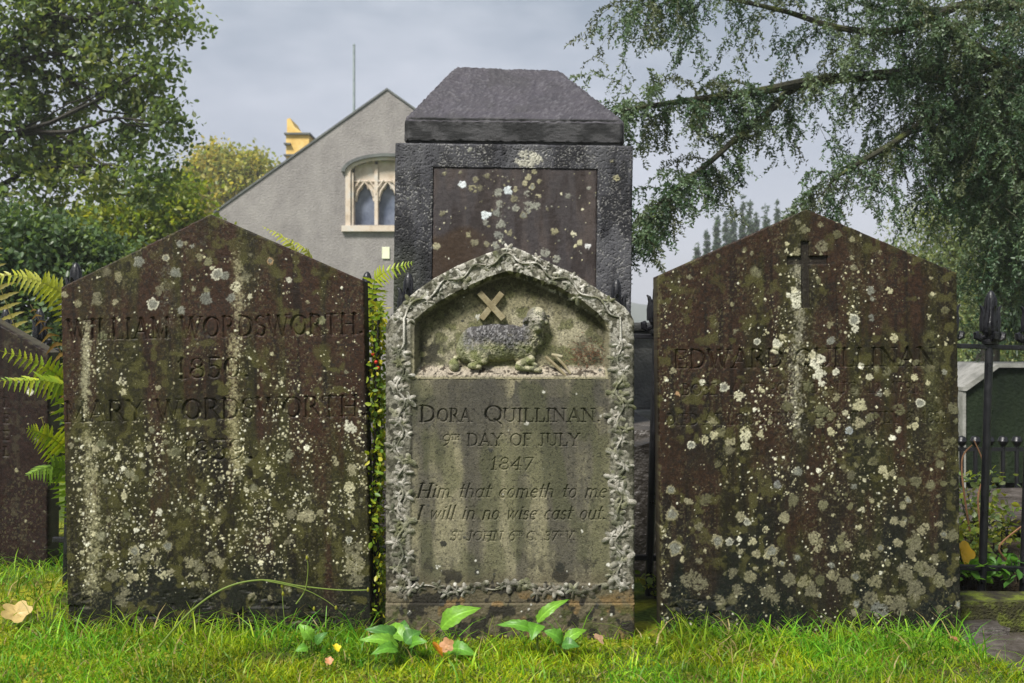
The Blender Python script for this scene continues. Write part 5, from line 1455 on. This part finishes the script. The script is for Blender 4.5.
# far conifers above the right gravestone
for i, (px, py) in enumerate(((743, 199), (733, 208), (717, 217), (707, 229), (697, 243), (766, 207), (777, 201), (756, 214), (792, 207), (726, 214), (750, 205), (785, 214))):
    d = 62 + 3 * math.sin(i * 2.3)
    kk = d / F
    h = CZ + (341.5 - py) * kk
    wv = (8 + 2 * math.sin(i * 1.7)) * kk
    bl = [((xw(px, d), d, h * t), (wv * (1.01 - t) ** .75 * 1.15, wv * (1.01 - t) ** .75 * 1.15, h * .05)) for t in np.linspace(.25, .97, 14)]
    where = ['tallest spire of the far dark conifers', 'spire just left of the tallest far conifer', 'third spire left of the tallest far conifer', 'second lowest spire at the left end of the far conifers', 'lowest spire at the left end of the far conifers', 'spire near the peak of the right gravestone, in the right clump', 'tallest spire of the right clump of far conifers', 'shorter spire at the left of the right clump of conifers', 'far conifer spire standing apart, left of the gravestone peak', 'second spire left of the tallest far conifer', 'spire just right of the tallest far conifer', 'short spire between the right clump and the lone one'][i]
    tree('conifer', (xw(px, d), d, 0), bl, 420, 18, wv * .09, .22, [(.075, .12, .08), (.10, .15, .095), (.055, .095, .065)], where, 'far columnar conifers', .14, twigs=10, up=.9, asp=.35, hollow=.5)
# feathery pale tree behind the right stone
tree('feathery_tree', (xw(985, 17), 17.5, 0), [PB(930, 222, 17, 30, 22), PB(955, 205, 17, 26, 20), PB(905, 250, 17, 18, 14), PB(975, 250, 17, 38), PB(940, 262, 17, 30), PB(1010, 230, 17, 40), PB(1000, 300, 16.5, 42), PB(960, 310, 16.8, 36), PB(1050, 290, 17, 60), PB(975, 360, 16.5, 50), PB(1040, 380, 17, 70)],
     1200, 38, .20, .075, FEATH, 'pale feathery tree behind the right gravestone, turning yellow', 'trees around the churchyard', .2, droop=.7, up=.6, asp=.4)
tree('weeping_evergreen', (xw(1000, 10), 10.4, 0), [PB(985, 170, 10, 26, 50), PB(1000, 230, 10, 26, 55), PB(1020, 140, 10, 40, 60), PB(1030, 280, 10, 34, 60), PB(970, 130, 10.2, 20, 36)],
     520, 34, .11, .075, [(.016, .034, .018), (.024, .046, .024), (.034, .06, .03), (.055, .085, .05), (.05, .09, .045), (.08, .12, .07)], 'dark weeping evergreen draped with hanging foliage at the right edge', 'trees around the churchyard', .16, droop=1.6, up=.1, asp=.35)

# ---------------------------------------------------------------- the yew: mossy limbs, hanging sprays
YEW0 = [(.022, .042, .020), (.030, .055, .026), (.042, .068, .034), (.055, .082, .042), (.075, .10, .055), (.05, .06, .03)]
YEW = [tuple(np.array(c_) * 1.7) for c_ in YEW0]
yb = Vector((5.4, 7.4, 0))
yew = empty('yew_tree', yb)
ym = MB()
def poly(pts_, n=9):
    """smooth path through (px,py,d) control points"""
    p = [P(*q) for q in pts_]
    o = []
    for i in range(len(p) - 1):
        p0, p1, p2, p3 = p[max(i - 1, 0)], p[i], p[i + 1], p[min(i + 2, len(p) - 1)]
        for j in range(n):
            t = j / n
            o.append(.5 * ((2 * p1) + (-p0 + p2) * t + (2 * p0 - 5 * p1 + 4 * p2 - p3) * t * t + (-p0 + 3 * p1 - 3 * p2 + p3) * t ** 3))
    o.append(p[-1])
    return o
limbs = [
    ([(1240, 20, 7.2), (1060, 60, 7.0), (960, 68, 6.8), (895, 74, 6.6), (820, 80, 6.4), (760, 91, 6.2), (700, 99, 6.1), (655, 105, 6.0), (615, 112, 5.9)], .055, .008),
    ([(880, 74, 6.55), (800, 86, 6.4), (775, 106, 6.3), (740, 135, 6.2), (710, 162, 6.1), (680, 185, 6.0), (655, 208, 5.95), (642, 235, 5.9)], .032, .005),
    ([(1220, 100, 7.0), (1060, 88, 6.6), (1000, 60, 6.5), (955, 35, 6.4), (925, 8, 6.3), (880, -20, 6.2)], .05, .02),
    ([(1220, 140, 7.2), (1080, 105, 6.9), (980, 100, 6.7), (930, 118, 6.5), (890, 145, 6.3), (840, 175, 6.2), (822, 195, 6.1)], .045, .005),
    ([(1200, -30, 7.0), (1020, 4, 6.6), (960, 6, 6.5), (900, 30, 6.4), (840, 28, 6.3), (780, 10, 6.2), (700, -5, 6.1), (640, 0, 6.0)], .04, .006),
    ([(1240, -60, 7.2), (1000, -60, 6.8), (860, -50, 6.6), (740, -40, 6.4), (640, -20, 6.2)], .05, .008),
    ([(1220, 190, 7.3), (1100, 170, 7.0), (1010, 150, 6.9), (960, 155, 6.8)], .04, .012),
    ([(1220, 150, 7.5), (1120, 230, 7.2), (1050, 240, 7.0), (1000, 270, 6.9)], .04, .008),
]
paths = []
for cps, r0, r1 in limbs:
    pp = poly(cps)
    paths.append((pp, r0, r1))
    ym.tube([p - yb for p in pp], [lerp(r0, r1, i / (len(pp) - 1)) for i in range(len(pp))], 8)
tr_ = [yb + Vector((.0, 0, -.3)), yb + Vector((.05, 0, 1.2)), yb + Vector((.0, -.1, 2.4)), yb + Vector((.1, 0, 4.2)), yb + Vector((.2, .1, 6.5))]
ym.tube([p - yb for p in tr_], [.42, .34, .30, .24, .12], 12)
for pp, r0, r1 in paths:
    e = min(tr_, key=lambda t: (t - pp[0]).length)
    ym.tube([pp[0] - yb, pp[0].lerp(e, .5) - yb + Vector((0, 0, .1)), e - yb], [r0, r0 * 1.3, r0 * 1.6], 8)
seeds = []   # hanging sprays: start, outward direction, length
def sprays(pp, i0, i1, n, out_len=(.15, .55), hang=(.12, .5), bias=0.0):
    for _ in range(n):
        i = int(lerp(i0, i1, random.random()) * (len(pp) - 1)); i = min(max(i, 0), len(pp) - 2)
        t = random.random()
        p = pp[i].lerp(pp[i + 1], t)
        dr = (pp[i + 1] - pp[i]).normalized()
        sd = Vector((random.uniform(-1, 1), random.uniform(-1, 1), random.uniform(-.5, .7) + bias)).normalized()
        dv = (dr * random.uniform(-.2, 1.0) + sd * .9).normalized()
        ln = random.uniform(*out_len)
        seeds.append((p, dv, ln, random.uniform(*hang)))
sprays(paths[0][0], .30, .62, 34, (.1, .45)); sprays(paths[0][0], .60, 1.0, 40, (.05, .28), (.05, .24)); sprays(paths[1][0], .2, .8, 30, (.05, .2), (.05, .22)); sprays(paths[1][0], .8, 1.0, 16, (.05, .2), (.06, .22))
sprays(paths[2][0], .3, 1.0, 45, (.1, .45), (.1, .35)); sprays(paths[3][0], .3, 1.0, 50, (.08, .36), (.08, .32)); sprays(paths[4][0], .25, 1.0, 58, (.1, .42), (.1, .4)); sprays(paths[5][0], .2, 1.0, 46, (.1, .45), (.15, .5)); sprays(paths[6][0], .2, 1.0, 70, (.15, .5), (.2, .5)); sprays(paths[7][0], .25, 1.0, 70, (.15, .5), (.2, .5))
# the thick curtain at the right edge
for _ in range(250):
    px, py = random.uniform(930, 1090), random.uniform(-20, 225)
    if px < 975 and py > 110 + 60 * random.random(): continue
    p = P(px, py, random.uniform(6.2, 7.2)); seeds.append((p, Vector((random.uniform(-1, .6), random.uniform(-1, 1), random.uniform(-.3, .6))).normalized(), random.uniform(.15, .5), random.uniform(.2, .55)))
cen, dirs, szs, cls = [], [], [], []
for p, dv, ln, hg in seeds:
    # twig goes out then droops
    n_ = 9
    tw = [p.copy()]
    v = dv.copy(); step = (ln + hg) / n_
    for j in range(n_):
        v = (v + Vector((random.uniform(-.14, .14), random.uniform(-.14, .14), -.10 - .30 * hg))).normalized()
        tw.append(tw[-1] + v * step)
    ym.tube([q - yb for q in tw], [.0024 - .00018 * j for j in range(n_ + 1)], 3, cap=False)
    base_c = np.array(random.choice(YEW))
    for j in range(1, n_):
        for _ in range(2):
            q0 = tw[j].lerp(tw[j + 1], random.random())
            sd = (v.cross(Vector((random.uniform(-1, 1), random.uniform(-1, 1), random.uniform(-1, 1)))).normalized() * .8 + (tw[j + 1] - tw[j]).normalized() * .5 + Vector((0, 0, -.35))).normalized()
            l2 = random.uniform(.05, .13)
            m_ = int(l2 / .0095)
            for s in range(m_):
                qq_ = q0 + sd * (l2 * s / m_) + Vector((0, 0, -.25 * (l2 * s / m_) ** 2 / .1))
                for _k in range(2):
                    cen.append(qq_[:]); dirs.append((sd * .6 + Vector((random.uniform(-1, 1), random.uniform(-1, 1), random.uniform(-1, .8))))[:]); szs.append(random.uniform(.016, .029)); cls.append(base_c * random.uniform(.7, 1.4))
V_, q, C = leaves_np(np.array(cen), np.array(szs), np.array(cls), .42, .0, 0, fold=.1, dirs=np.array(dirs))
ym.build('trunk', M['mossbark'], yew, smooth=True)
mesh_np('crown', V_ - np.array(yb, np.float32), [q], M['needle'], yew, C, smooth=False)
tag(yew, 'old yew with mossy limbs and hanging needle sprays reaching in from the upper right', 'tree', 'trees around the churchyard')
print('yew leaves', len(cen))

# ---------------------------------------------------------------- ferns
def frond_mesh(pts_, plen, npin, col0, col1, root_loc, flat=Vector((0, -1, 0.3)), dens=1.0, tipw=.12, serr=True, hang=.0):
    """a fern frond: stalk through pts_ (world), toothed leaflets either side"""
    pts_ = [Vector(p) for p in pts_]
    V_, Fq, C = [], [], []
    m = []
    n = len(pts_)
    def at(t):
        x = t * (n - 1); i = min(int(x), n - 2)
        return pts_[i].lerp(pts_[i + 1], x - i), (pts_[i + 1] - pts_[i]).normalized()
    # stalk
    mbk = MB(); mbk.tube([at(t)[0] for t in np.linspace(0, 1, 12)], [.0022 * (1 - .75 * t) for t in np.linspace(0, 1, 12)], 4)
    for f in mbk.F:
        if len(f) == 4: Fq.append(tuple(f))
    V_ += mbk.V; C += [tuple(np.array(col1) * .8)] * len(mbk.V)
    for i in range(npin):
        t = .06 + .94 * i / npin
        p, d_ = at(t)
        side = d_.cross(flat).normalized()
        nrm = side.cross(d_).normalized()
        L_ = plen * (math.sin(PI * min(1, .18 + .82 * t) ** .8) * .9 + tipw) * random.uniform(.85, 1.1)
        for s in (-1, 1):
            dr = (side * s + d_ * .45 + nrm * random.uniform(-.15, .15) + Vector((0, 0, -hang))).normalized()
            wv = (d_ - dr * d_.dot(dr)).normalized()
            k = len(V_)
            seg = 7
            cc = lerp(np.array(col0), np.array(col1), random.random()) * random.uniform(.8, 1.2)
            for j in range(seg + 1):
                u = j / seg
                c_ = p + dr * (L_ * u) + nrm * (-.12 * L_ * u * u) + Vector((0, 0, -.18 * L_ * u * u))
                wd = min(L_, .07) * .15 * (1 - u) ** .7 * (1.0 if not serr else (1.15 if j % 2 else .72)) + .0006
                V_ += [tuple(c_ - wv * wd + nrm * wd * .25), tuple(c_), tuple(c_ + wv * wd + nrm * wd * .25)]
                C += [tuple(cc)] * 3
            for j in range(seg):
                a = k + 3 * j
                Fq.append((a, a + 1, a + 4, a + 3)); Fq.append((a + 1, a + 2, a + 5, a + 4))
    V_ = np.array(V_, np.float32) - np.array(root_loc, np.float32)
    return V_, np.array(Fq), np.array(C, np.float32)
def fern(name, base, fronds, label, cat='fern', group=None):
    root = empty(name, base)
    for f in fronds:
        pts_, pl, npn, c0_, c1_ = f[:5]
        kw = f[5] if len(f) > 5 else {}
        nm = kw.pop('nm', 'frond'); lb = kw.pop('lb', None)
        V_, q, C = frond_mesh(pts_, pl, npn, c0_, c1_, base, **kw)
        o = mesh_np(nm, V_, [q], M['fern'], root, C, smooth=False)
        if lb: o['label'] = lb
    tag(root, label, cat, group)
    return root
FY, FG, FP = (.42, .46, .03), (.22, .36, .03), (.54, .54, .12)
b0 = P(72, 640, 3.62); b0.z = 0
mid = lambda *p: [P(*q) for q in p]
def arc(base, *p): return [base.lerp(P(*p[0]), .5) + Vector((0, .05, .03))] + [P(*q) for q in p]
fern('fern', b0, [
    (arc(b0, (76, 320, 3.6), (62, 293, 3.55), (40, 281, 3.5), (14, 275, 3.45), (-25, 278, 3.4)), .065, 26, FY, FP, {'hang': .35}),
    (arc(b0, (74, 400, 3.55), (62, 378, 3.5), (44, 366, 3.45), (18, 356, 3.4), (-16, 346, 3.35)), .060, 22, FG, FY, {'hang': .25}),
    (arc(b0, (74, 420, 3.55), (62, 384, 3.48), (40, 380, 3.42), (15, 381, 3.38), (-12, 380, 3.34)), .062, 22, FG, FY, {'hang': .6}),
    (arc(b0, (72, 480, 3.5), (66, 448, 3.45), (52, 438, 3.4), (38, 432, 3.36), (26, 428, 3.33)), .075, 20, FG, FY, {'hang': .5}),
    (arc(b0, (74, 500, 3.5), (66, 470, 3.45), (52, 466, 3.4), (38, 470, 3.36), (26, 476, 3.33)), .065, 20, (.09, .16, .03), FG, {'hang': .45}),
    (arc(b0, (74, 420, 3.62), (66, 360, 3.6), (50, 335, 3.58), (38, 318, 3.56), (30, 304, 3.55)), .05, 12, (.22, .12, .03), (.30, .2, .06), {'hang': .9, 'lb': 'withered brown frond'}),
    (arc(b0, (20, 340, 4.0), (-14, 250, 4.0), (-22, 190, 4.0), (-24, 140, 4.0), (-26, 112, 4.0)), .06, 44, (.24, .20, .05), (.30, .27, .07), {'hang': .3, 'lb': 'tall brownish frond'}),
], 'bright green fern arching out between the left gravestone and its cut off neighbour', group='ferns among the stones')
b1 = P(300, 640, 3.60); b1.z = 0
fern('fern', b1, [
    (arc(b1, (306, 330, 3.58), (300, 260, 3.52), (290, 243, 3.5), (276, 233, 3.48), (262, 226, 3.46)), .055, 20, FY, FP, {'flat': Vector((.3, -.5, 1))}),
    (arc(b1, (318, 330, 3.58), (312, 262, 3.52), (306, 250, 3.5), (296, 243, 3.48), (284, 237, 3.46)), .05, 18, FY, FP, {'flat': Vector((.3, -.5, 1))}),
], 'pale fern tips showing above the right slope of the left gravestone', group='ferns among the stones')
b2 = P(378, 640, 3.50); b2.z = 0
fern('fern', b2, [
    (arc(b2, (374, 340, 3.5), (372, 300, 3.48), (374, 280, 3.46), (384, 272, 3.44), (402, 266, 3.42), (414, 262, 3.4)), .05, 22, FY, FG, {'hang': .1}),
    (arc(b2, (376, 420, 3.48), (372, 360, 3.45), (372, 320, 3.42), (366, 296, 3.40), (362, 280, 3.4)), .045, 26, FG, FY, {'flat': Vector((0, -1, .2))}),
    (arc(b2, (382, 420, 3.46), (380, 350, 3.43), (380, 310, 3.4), (386, 290, 3.38)), .04, 26, FG, FY, {'flat': Vector((0, -1, .2))}),
], 'narrow green fern squeezed between the left and the arched gravestones', group='ferns among the stones')
# berry shrub in that gap
bs = P(377, 620, 3.27); bs.z = -.03
sh = empty('berry_shrub', bs)
n = 1300
hz = rng.uniform(.02, 1.02, n)
cen = np.stack([xw(377.5, 3.27) + np.clip(rng.normal(0, .012, n), -.02, .02) + .004 * np.sin(hz * 14), 3.27 + rng.normal(0, .035, n), hz], -1)
cc = np.array([(.20, .32, .03), (.30, .38, .03), (.11, .20, .03), (.42, .40, .03)])[rng.integers(4, size=n)]
V_, q, C = leaves_np(cen, rng.uniform(.012, .026, n), cc, .6, .1, .4)
mesh_np('foliage', V_ - np.array(bs, np.float32), [q], M['fern'], sh, C, smooth=False)
m = MB()
for _ in range(7):
    m.tube([Vector((random.uniform(-.012, .012), random.uniform(-.03, .03), -.02)), Vector((random.uniform(-.014, .014), random.uniform(-.04, .04), .5)), Vector((random.uniform(-.014, .014), random.uniform(-.04, .04), 1.0))], [.004, .003, .002], 5)
m.build('stem', M['bark'], sh)
M['berry'] = mat_noise('red_berry', [(.3, (.35, .02, .015)), (.7, (.5, .04, .02))], 30, 2, .3, 0)
for (px, py) in ((376, 362), (373, 354), (378, 368)):
    m = MB(); m.lathe([(.0008, -.006), (.004, -.0045), (.006, 0), (.004, .0045), (.0008, .006)], n=8)
    m.build('berry', M['berry'], sh, smooth=True, loc=tuple(P(px, py, 3.22) - bs))
tag(sh, 'thin upright shrub with red berries in the gap left of the arched gravestone', 'shrub')

# ---------------------------------------------------------------- broad leaved plants at the foot of the arched stone
def big_leaf(m, C, base, tip, width, col, cup=.22, wave=.018):
    base, tip = Vector(base), Vector(tip)
    ax = tip - base; ln = ax.length; ax.normalize()
    up = Vector((0, -.8, .8)); sd = ax.cross(up).normalized(); nr = sd.cross(ax).normalized()
    k = len(m.V); nl, nw = 30, 14
    for i in range(nl + 1):
        u = i / nl
        wv = width * .5 * (math.sin(PI * min(1, u * .97 + .025) ** .72)) ** 1.05
        cp = base + ax * ln * u + nr * (.16 * ln * math.sin(PI * u) - .20 * ln * u * u)
        for j in range(nw + 1):
            s = -1 + 2 * j / nw
            vein = -.014 * ln * math.exp(-(s / .12) ** 2) + .005 * ln * math.cos((u * 7 - abs(s) * 1.6) * 2 * PI) * abs(s) * (1 - abs(s) * .3)
            ruf = wave * ln * math.sin(u * 17 + s * 3) * abs(s) ** 3
            p = cp + sd * (wv * s * (1 + .05 * math.sin(u * 40))) + nr * (cup * wv * abs(s) ** 1.4 + vein + ruf)
            m.V.append(tuple(p))
            cc = np.array(col) * (1.0 + .5 * math.exp(-(s / .14) ** 2) + .22 * max(0, math.cos((u * 7 - abs(s) * 1.6) * 2 * PI)) ** 3) * random.uniform(.85, 1.12)
            C.append(tuple(cc))
    for i in range(nl):
        for j in range(nw):
            a = k + i * (nw + 1) + j
            m.F.append((a, a + 1, a + nw + 2, a + nw + 1))
def plant(name, base, leaves, label, cat='plant', group=None, stalk=True, yc=(.13, .24, .03)):
    root = empty(name, base)
    base = Vector(base)
    for (b_, t_, wd, col) in leaves:
        t_ = Vector(b_) + (Vector(t_) - Vector(b_)) * 1.04; wd = wd * .98
        m = MB(); C = []
        big_leaf(m, C, Vector(b_) - base, Vector(t_) - base, wd, col)
        if stalk:
            k0 = len(m.V)
            bb = Vector(b_) - base
            st0 = Vector((bb.x * .25, bb.y * .3, -.01))
            m.tube([st0, st0.lerp(bb, .5) + Vector((0, 0, .015)), bb + (Vector(t_) - Vector(b_)) * .12], [.0022, .0018, .0013], 5)
            C += [(.16, .22, .05)] * (len(m.V) - k0)
        f4 = [f for f in m.F if len(f) == 4]
        mesh_np('leaf', np.array(m.V), [np.array(f4)], M['broad'], root, np.array(C, np.float32))
    tag(root, label, cat, group)
    return root
LG, LB, LD = (.10, .25, .025), (.15, .32, .03), (.065, .17, .03)
gb = lambda px, y=2.98: Vector((xw(px, y), y, float(gz(xw(px, y), y))))
plant('dock_plant', gb(398), [
    (P(400, 640, 2.94), P(368, 627, 2.90), .045, LD), (P(404, 640, 2.92), P(386, 623, 2.98), .05, LB), (P(398, 646, 2.88), P(362, 637, 2.84), .04, LB), (P(405, 643, 2.9), P(420, 630, 2.92), .05, LD), (P(398, 650, 2.86), P(374, 651, 2.80), .04, LG), (P(410, 646, 2.9), P(424, 640, 2.86), .04, LG), (P(402, 638, 2.98), P(404, 620, 3.0), .05, LD)],
    'low rosette of wrinkled broad leaves by the left foot of the arched stone', 'plant', 'broad leaved weeds')
plant('dock_plant', gb(440, 2.96), [
    (P(441, 628, 2.96), P(476, 606, 2.94), .062, LB), (P(448, 650, 2.9), P(474, 652, 2.86), .05, LG)],
    'weed with one big upright shiny leaf near the orange fallen leaf', 'plant', 'broad leaved weeds')
plant('dock_plant', gb(538, 2.98), [
    (P(537, 622, 2.97), P(566, 598, 2.97), .035, LB), (P(536, 632, 2.96), P(499, 622, 2.95), .036, LG), (P(538, 624, 2.96), P(532, 637, 2.90), .05, LG), (P(538, 620, 2.98), P(541, 613, 2.98), .02, LB)],
    'slender weed with narrow leaves spreading under the words of the arched stone', 'plant', 'broad leaved weeds')
plant('dock_plant', gb(566, 2.98), [
    (P(562, 642, 2.94), P(546, 630, 2.92), .045, LG), (P(564, 642, 2.94), P(586, 628, 2.96), .035, LB), (P(562, 645, 2.9), P(578, 645, 2.88), .04, LD), (P(556, 640, 2.95), P(560, 628, 2.96), .03, LG)],
    'small leafy weed at the right foot of the arched stone', 'plant', 'broad leaved weeds')
plant('dock_plant', gb(310, 3.0), [
    (P(312, 640, 2.96), P(300, 624, 2.96), .04, LB), (P(308, 648, 2.9), P(296, 650, 2.88), .03, LG), (P(316, 644, 2.94), P(326, 632, 2.94), .03, LD)],
    'single leafy weed at the right foot of the left gravestone', 'plant', 'broad leaved weeds')
# arching grass stalks with seed buds before the left stone
def stalk_plant(name, base, stalks, label):
    root = empty(name, base); base = Vector(base)
    for pts_, r_, buds in stalks:
        m = MB(); C = []
        pp = poly(pts_, 8)
        m.tube([p - base for p in pp], [lerp(r_, r_ * .45, i / (len(pp) - 1)) for i in range(len(pp))], 6)
        C += [(.20, .27, .06)] * len(m.V)
        f4 = [f for f in m.F if len(f) == 4]
        o = mesh_np('stem', np.array(m.V), [np.array(f4)], M['blade'], root, np.array(C, np.float32))
        for (px, py, dd) in buds:
            mb_ = MB(); mb_.lathe([(.0012, -.006), (.0035, -.003), (.0042, .001), (.003, .005), (.001, .008)], n=7)
            mesh_np('bud', np.array(mb_.V), [np.array([f for f in mb_.F if len(f) == 4])], M['blade'], o, np.full((len(mb_.V), 3), .3, np.float32) * np.array([1, 1.0, .12]), loc=tuple(P(px, py, dd) - base))
    tag(root, label, 'plant')
stalk_plant('flowering_stalk', gb(160, 2.98), [
    ([(158, 648, 2.95), (190, 612, 2.98), (225, 588, 3.0), (262, 580, 3.02), (300, 586, 3.04), (340, 590, 3.05), (368, 590, 3.05)], .0036, [(368, 590, 3.05)]),
    ([(262, 580, 3.02), (300, 588, 3.03), (322, 598, 3.04), (335, 607, 3.04)], .002, [(336, 608, 3.04)]),
    ([(296, 604, 3.03), (305, 590, 3.04), (308, 570, 3.04), (307, 559, 3.04)], .0022, [(307, 558, 3.04)]),
    ([(285, 625, 3.03), (283, 605, 3.03), (282, 585, 3.04)], .0015, [(282, 586, 3.03), (283, 594, 3.03), (314, 609, 3.03)]),
], 'long arching green flower stalk lying across the foot of the left gravestone')

# ---------------------------------------------------------------- grave bed planting at the right
def small_plant(name, base, n, r, h, ls, pal, label, group=None, kind_stem=True):
    root = empty(name, base)
    cen = np.stack([rng.normal(0, r, n), rng.normal(0, r * .8, n), rng.uniform(.01, h, n)], -1)
    pal = np.array(pal)
    V_, q, C = leaves_np(cen, ls * rng.uniform(.6, 1.3, n), pal[rng.integers(len(pal), size=n)] * rng.uniform(.8, 1.2, (n, 1)), .7, .7, .2)
    mesh_np('foliage', V_, [q], M['fern'], root, C, smooth=False)
    m = MB()
    for _ in range(6): m.tube([(random.gauss(0, r * .3), random.gauss(0, r * .3), -.01), (random.gauss(0, r * .6), random.gauss(0, r * .6), h * .8)], [.003, .0015], 4)
    m.build('stem', M['bark'], root)
    tag(root, label, 'plant', group)
BED = 'plants in the grave bed'
small_plant('bedding_plant', (xw(965, 3.85), 3.86, .03), 200, .05, .17, .028, YGREEN, 'yellow green leafy plant beside the edge of the right gravestone', BED)
small_plant('bedding_plant', (xw(978, 4.1), 4.12, .03), 320, .065, .34, .03, YGREEN + FEATH, 'taller pale leafy plant left of the thick iron bar', BED)
small_plant('bedding_plant', (xw(1000, 4.2), 4.22, .03), 160, .06, .18, .03, YGREEN, 'leafy plant behind and right of the thick iron bar', BED)
small_plant('bedding_plant', (xw(975, 3.72), 3.70, .02), 90, .05, .07, .04, [LG, LB], 'low bright green plant under the bottom rail', BED)
small_plant('bedding_plant', (xw(1014, 3.74), 3.70, .02), 60, .05, .09, .045, [LG, LD], 'dark round leaved plant at the right edge under the rail', BED)
small_plant('bedding_plant', (xw(648, 3.9), 3.6, -.01), 60, .04, .08, .03, YGREEN, 'small weed in the gap between the arched and right gravestones', BED)
# bent dry stems
for i, (cps, lb) in enumerate((([(975, 560, 3.9), (965, 500, 3.88), (962, 460, 3.9), (972, 445, 3.92)], 'bare brown stem curling up beside the right gravestone'), ([(985, 560, 3.9), (978, 500, 3.9), (985, 470, 3.9), (974, 440, 3.92)], 'bare brown stem bending in front of the low railing'), ([(1006, 560, 3.72), (1000, 545, 3.7), (1030, 520, 3.7)], 'brown twig slanting across the thick iron bar foot'))):
    m = MB(); pp = poly(cps, 7); m.tube([p - pp[0] for p in pp], [.0045 - .002 * j / len(pp) for j in range(len(pp))], 6)
    tag(m.build('dry_stem', mat_noise('dry_stem', [(.3, (.12, .055, .025)), (.7, (.25, .13, .06))], 30, 3, .8, .2), None, smooth=True, loc=tuple(pp[0])), lb, 'stem', 'dry stems in the grave bed')

# ---------------------------------------------------------------- fallen leaves
def fallen(px, py, d, size, rot, col, label, curl=.4):
    m = MB(); C = []
    c0_ = P(px, py, d)
    nA, nR = 24, 4
    V_ = [(0, 0, 0)]
    for i in range(1, nR + 1):
        for j in range(nA):
            th = 2 * PI * j / nA
            r = (.62 + .38 * abs(math.cos(th * 2.5)) ** .8) * size * i / nR
            V_.append((r * math.cos(th), r * math.sin(th), curl * size * (i / nR) ** 2 * (.5 + .5 * math.sin(2 * th + 1)) + .1 * size * abs(math.cos(th * 2.5))))
    T_f = [(0, 1 + j, 1 + (j + 1) % nA) for j in range(nA)]
    Q_f = [(1 + i * nA + j, 1 + (i + 1) * nA + j, 1 + (i + 1) * nA + (j + 1) % nA, 1 + i * nA + (j + 1) % nA) for i in range(nR - 1) for j in range(nA)]
    V_ = np.array(V_)
    cc = np.array(col)[None] * (1 + .5 * (fbm(V_[:, 0] / size * 3, V_[:, 1] / size * 3, int(px), 2) - .5))[:, None]
    o = mesh_np('fallen_leaf', V_, [np.array(T_f), np.array(Q_f)], M['broad'], None, cc, loc=tuple(c0_))
    o.rotation_euler = (R(rot[0]), R(rot[1]), R(rot[2]))
    tag(o, label, 'leaf', 'fallen autumn leaves')
fallen(16, 613, 3.16, .048, (32, 6, 20), (.55, .40, .16), 'big pale yellow fallen leaf on the grass below the cut off gravestone', .3)
fallen(437, 651, 2.84, .030, (50, 20, 80), (.60, .24, .03), 'orange fallen leaf curled beside the big upright weed leaf')
fallen(447, 645, 2.84, .022, (70, -30, 10), (.55, .30, .16), 'pinkish fallen leaf standing behind the orange one')
fallen(336, 648, 2.86, .014, (40, 10, 40), (.75, .60, .03), 'small bright yellow leaf in the grass right of centre of the left stone')
fallen(329, 661, 2.78, .013, (40, 0, 10), (.60, .28, .14), 'small salmon leaf in the grass below the yellow one')
fallen(598, 640, 2.9, .020, (40, 0, 60), (.42, .26, .16), 'dull brown leaf in the grass under the right corner of the arched stone')
fallen(962, 553, 3.72, .05, (70, 20, 30), (.60, .36, .02), 'large golden leaf caught behind the right gravestone edge')
fallen(955, 640, 3.0, .014, (30, 0, 60), (.35, .16, .08), 'small brown leaf on the grass before the right gravestone corner')

# ================================================================ DAMP AIR
m = MB(); m.box(-712, 712, -212, 812, -3.0, 50)
hm = bpy.data.materials.new('damp_air'); hm.use_nodes = True
ht = hm.node_tree
ht.nodes.remove(ht.nodes['Principled BSDF'])
pv = N(ht, 'ShaderNodeVolumePrincipled')
pv.inputs['Color'].default_value = (.93, .94, .97, 1)
pv.inputs['Density'].default_value = .0020
pv.inputs['Anisotropy'].default_value = .2
ht.links.new(pv.outputs['Volume'], ht.nodes['Material Output'].inputs['Volume'])
tag(m.build('haze', hm), kind='stuff')
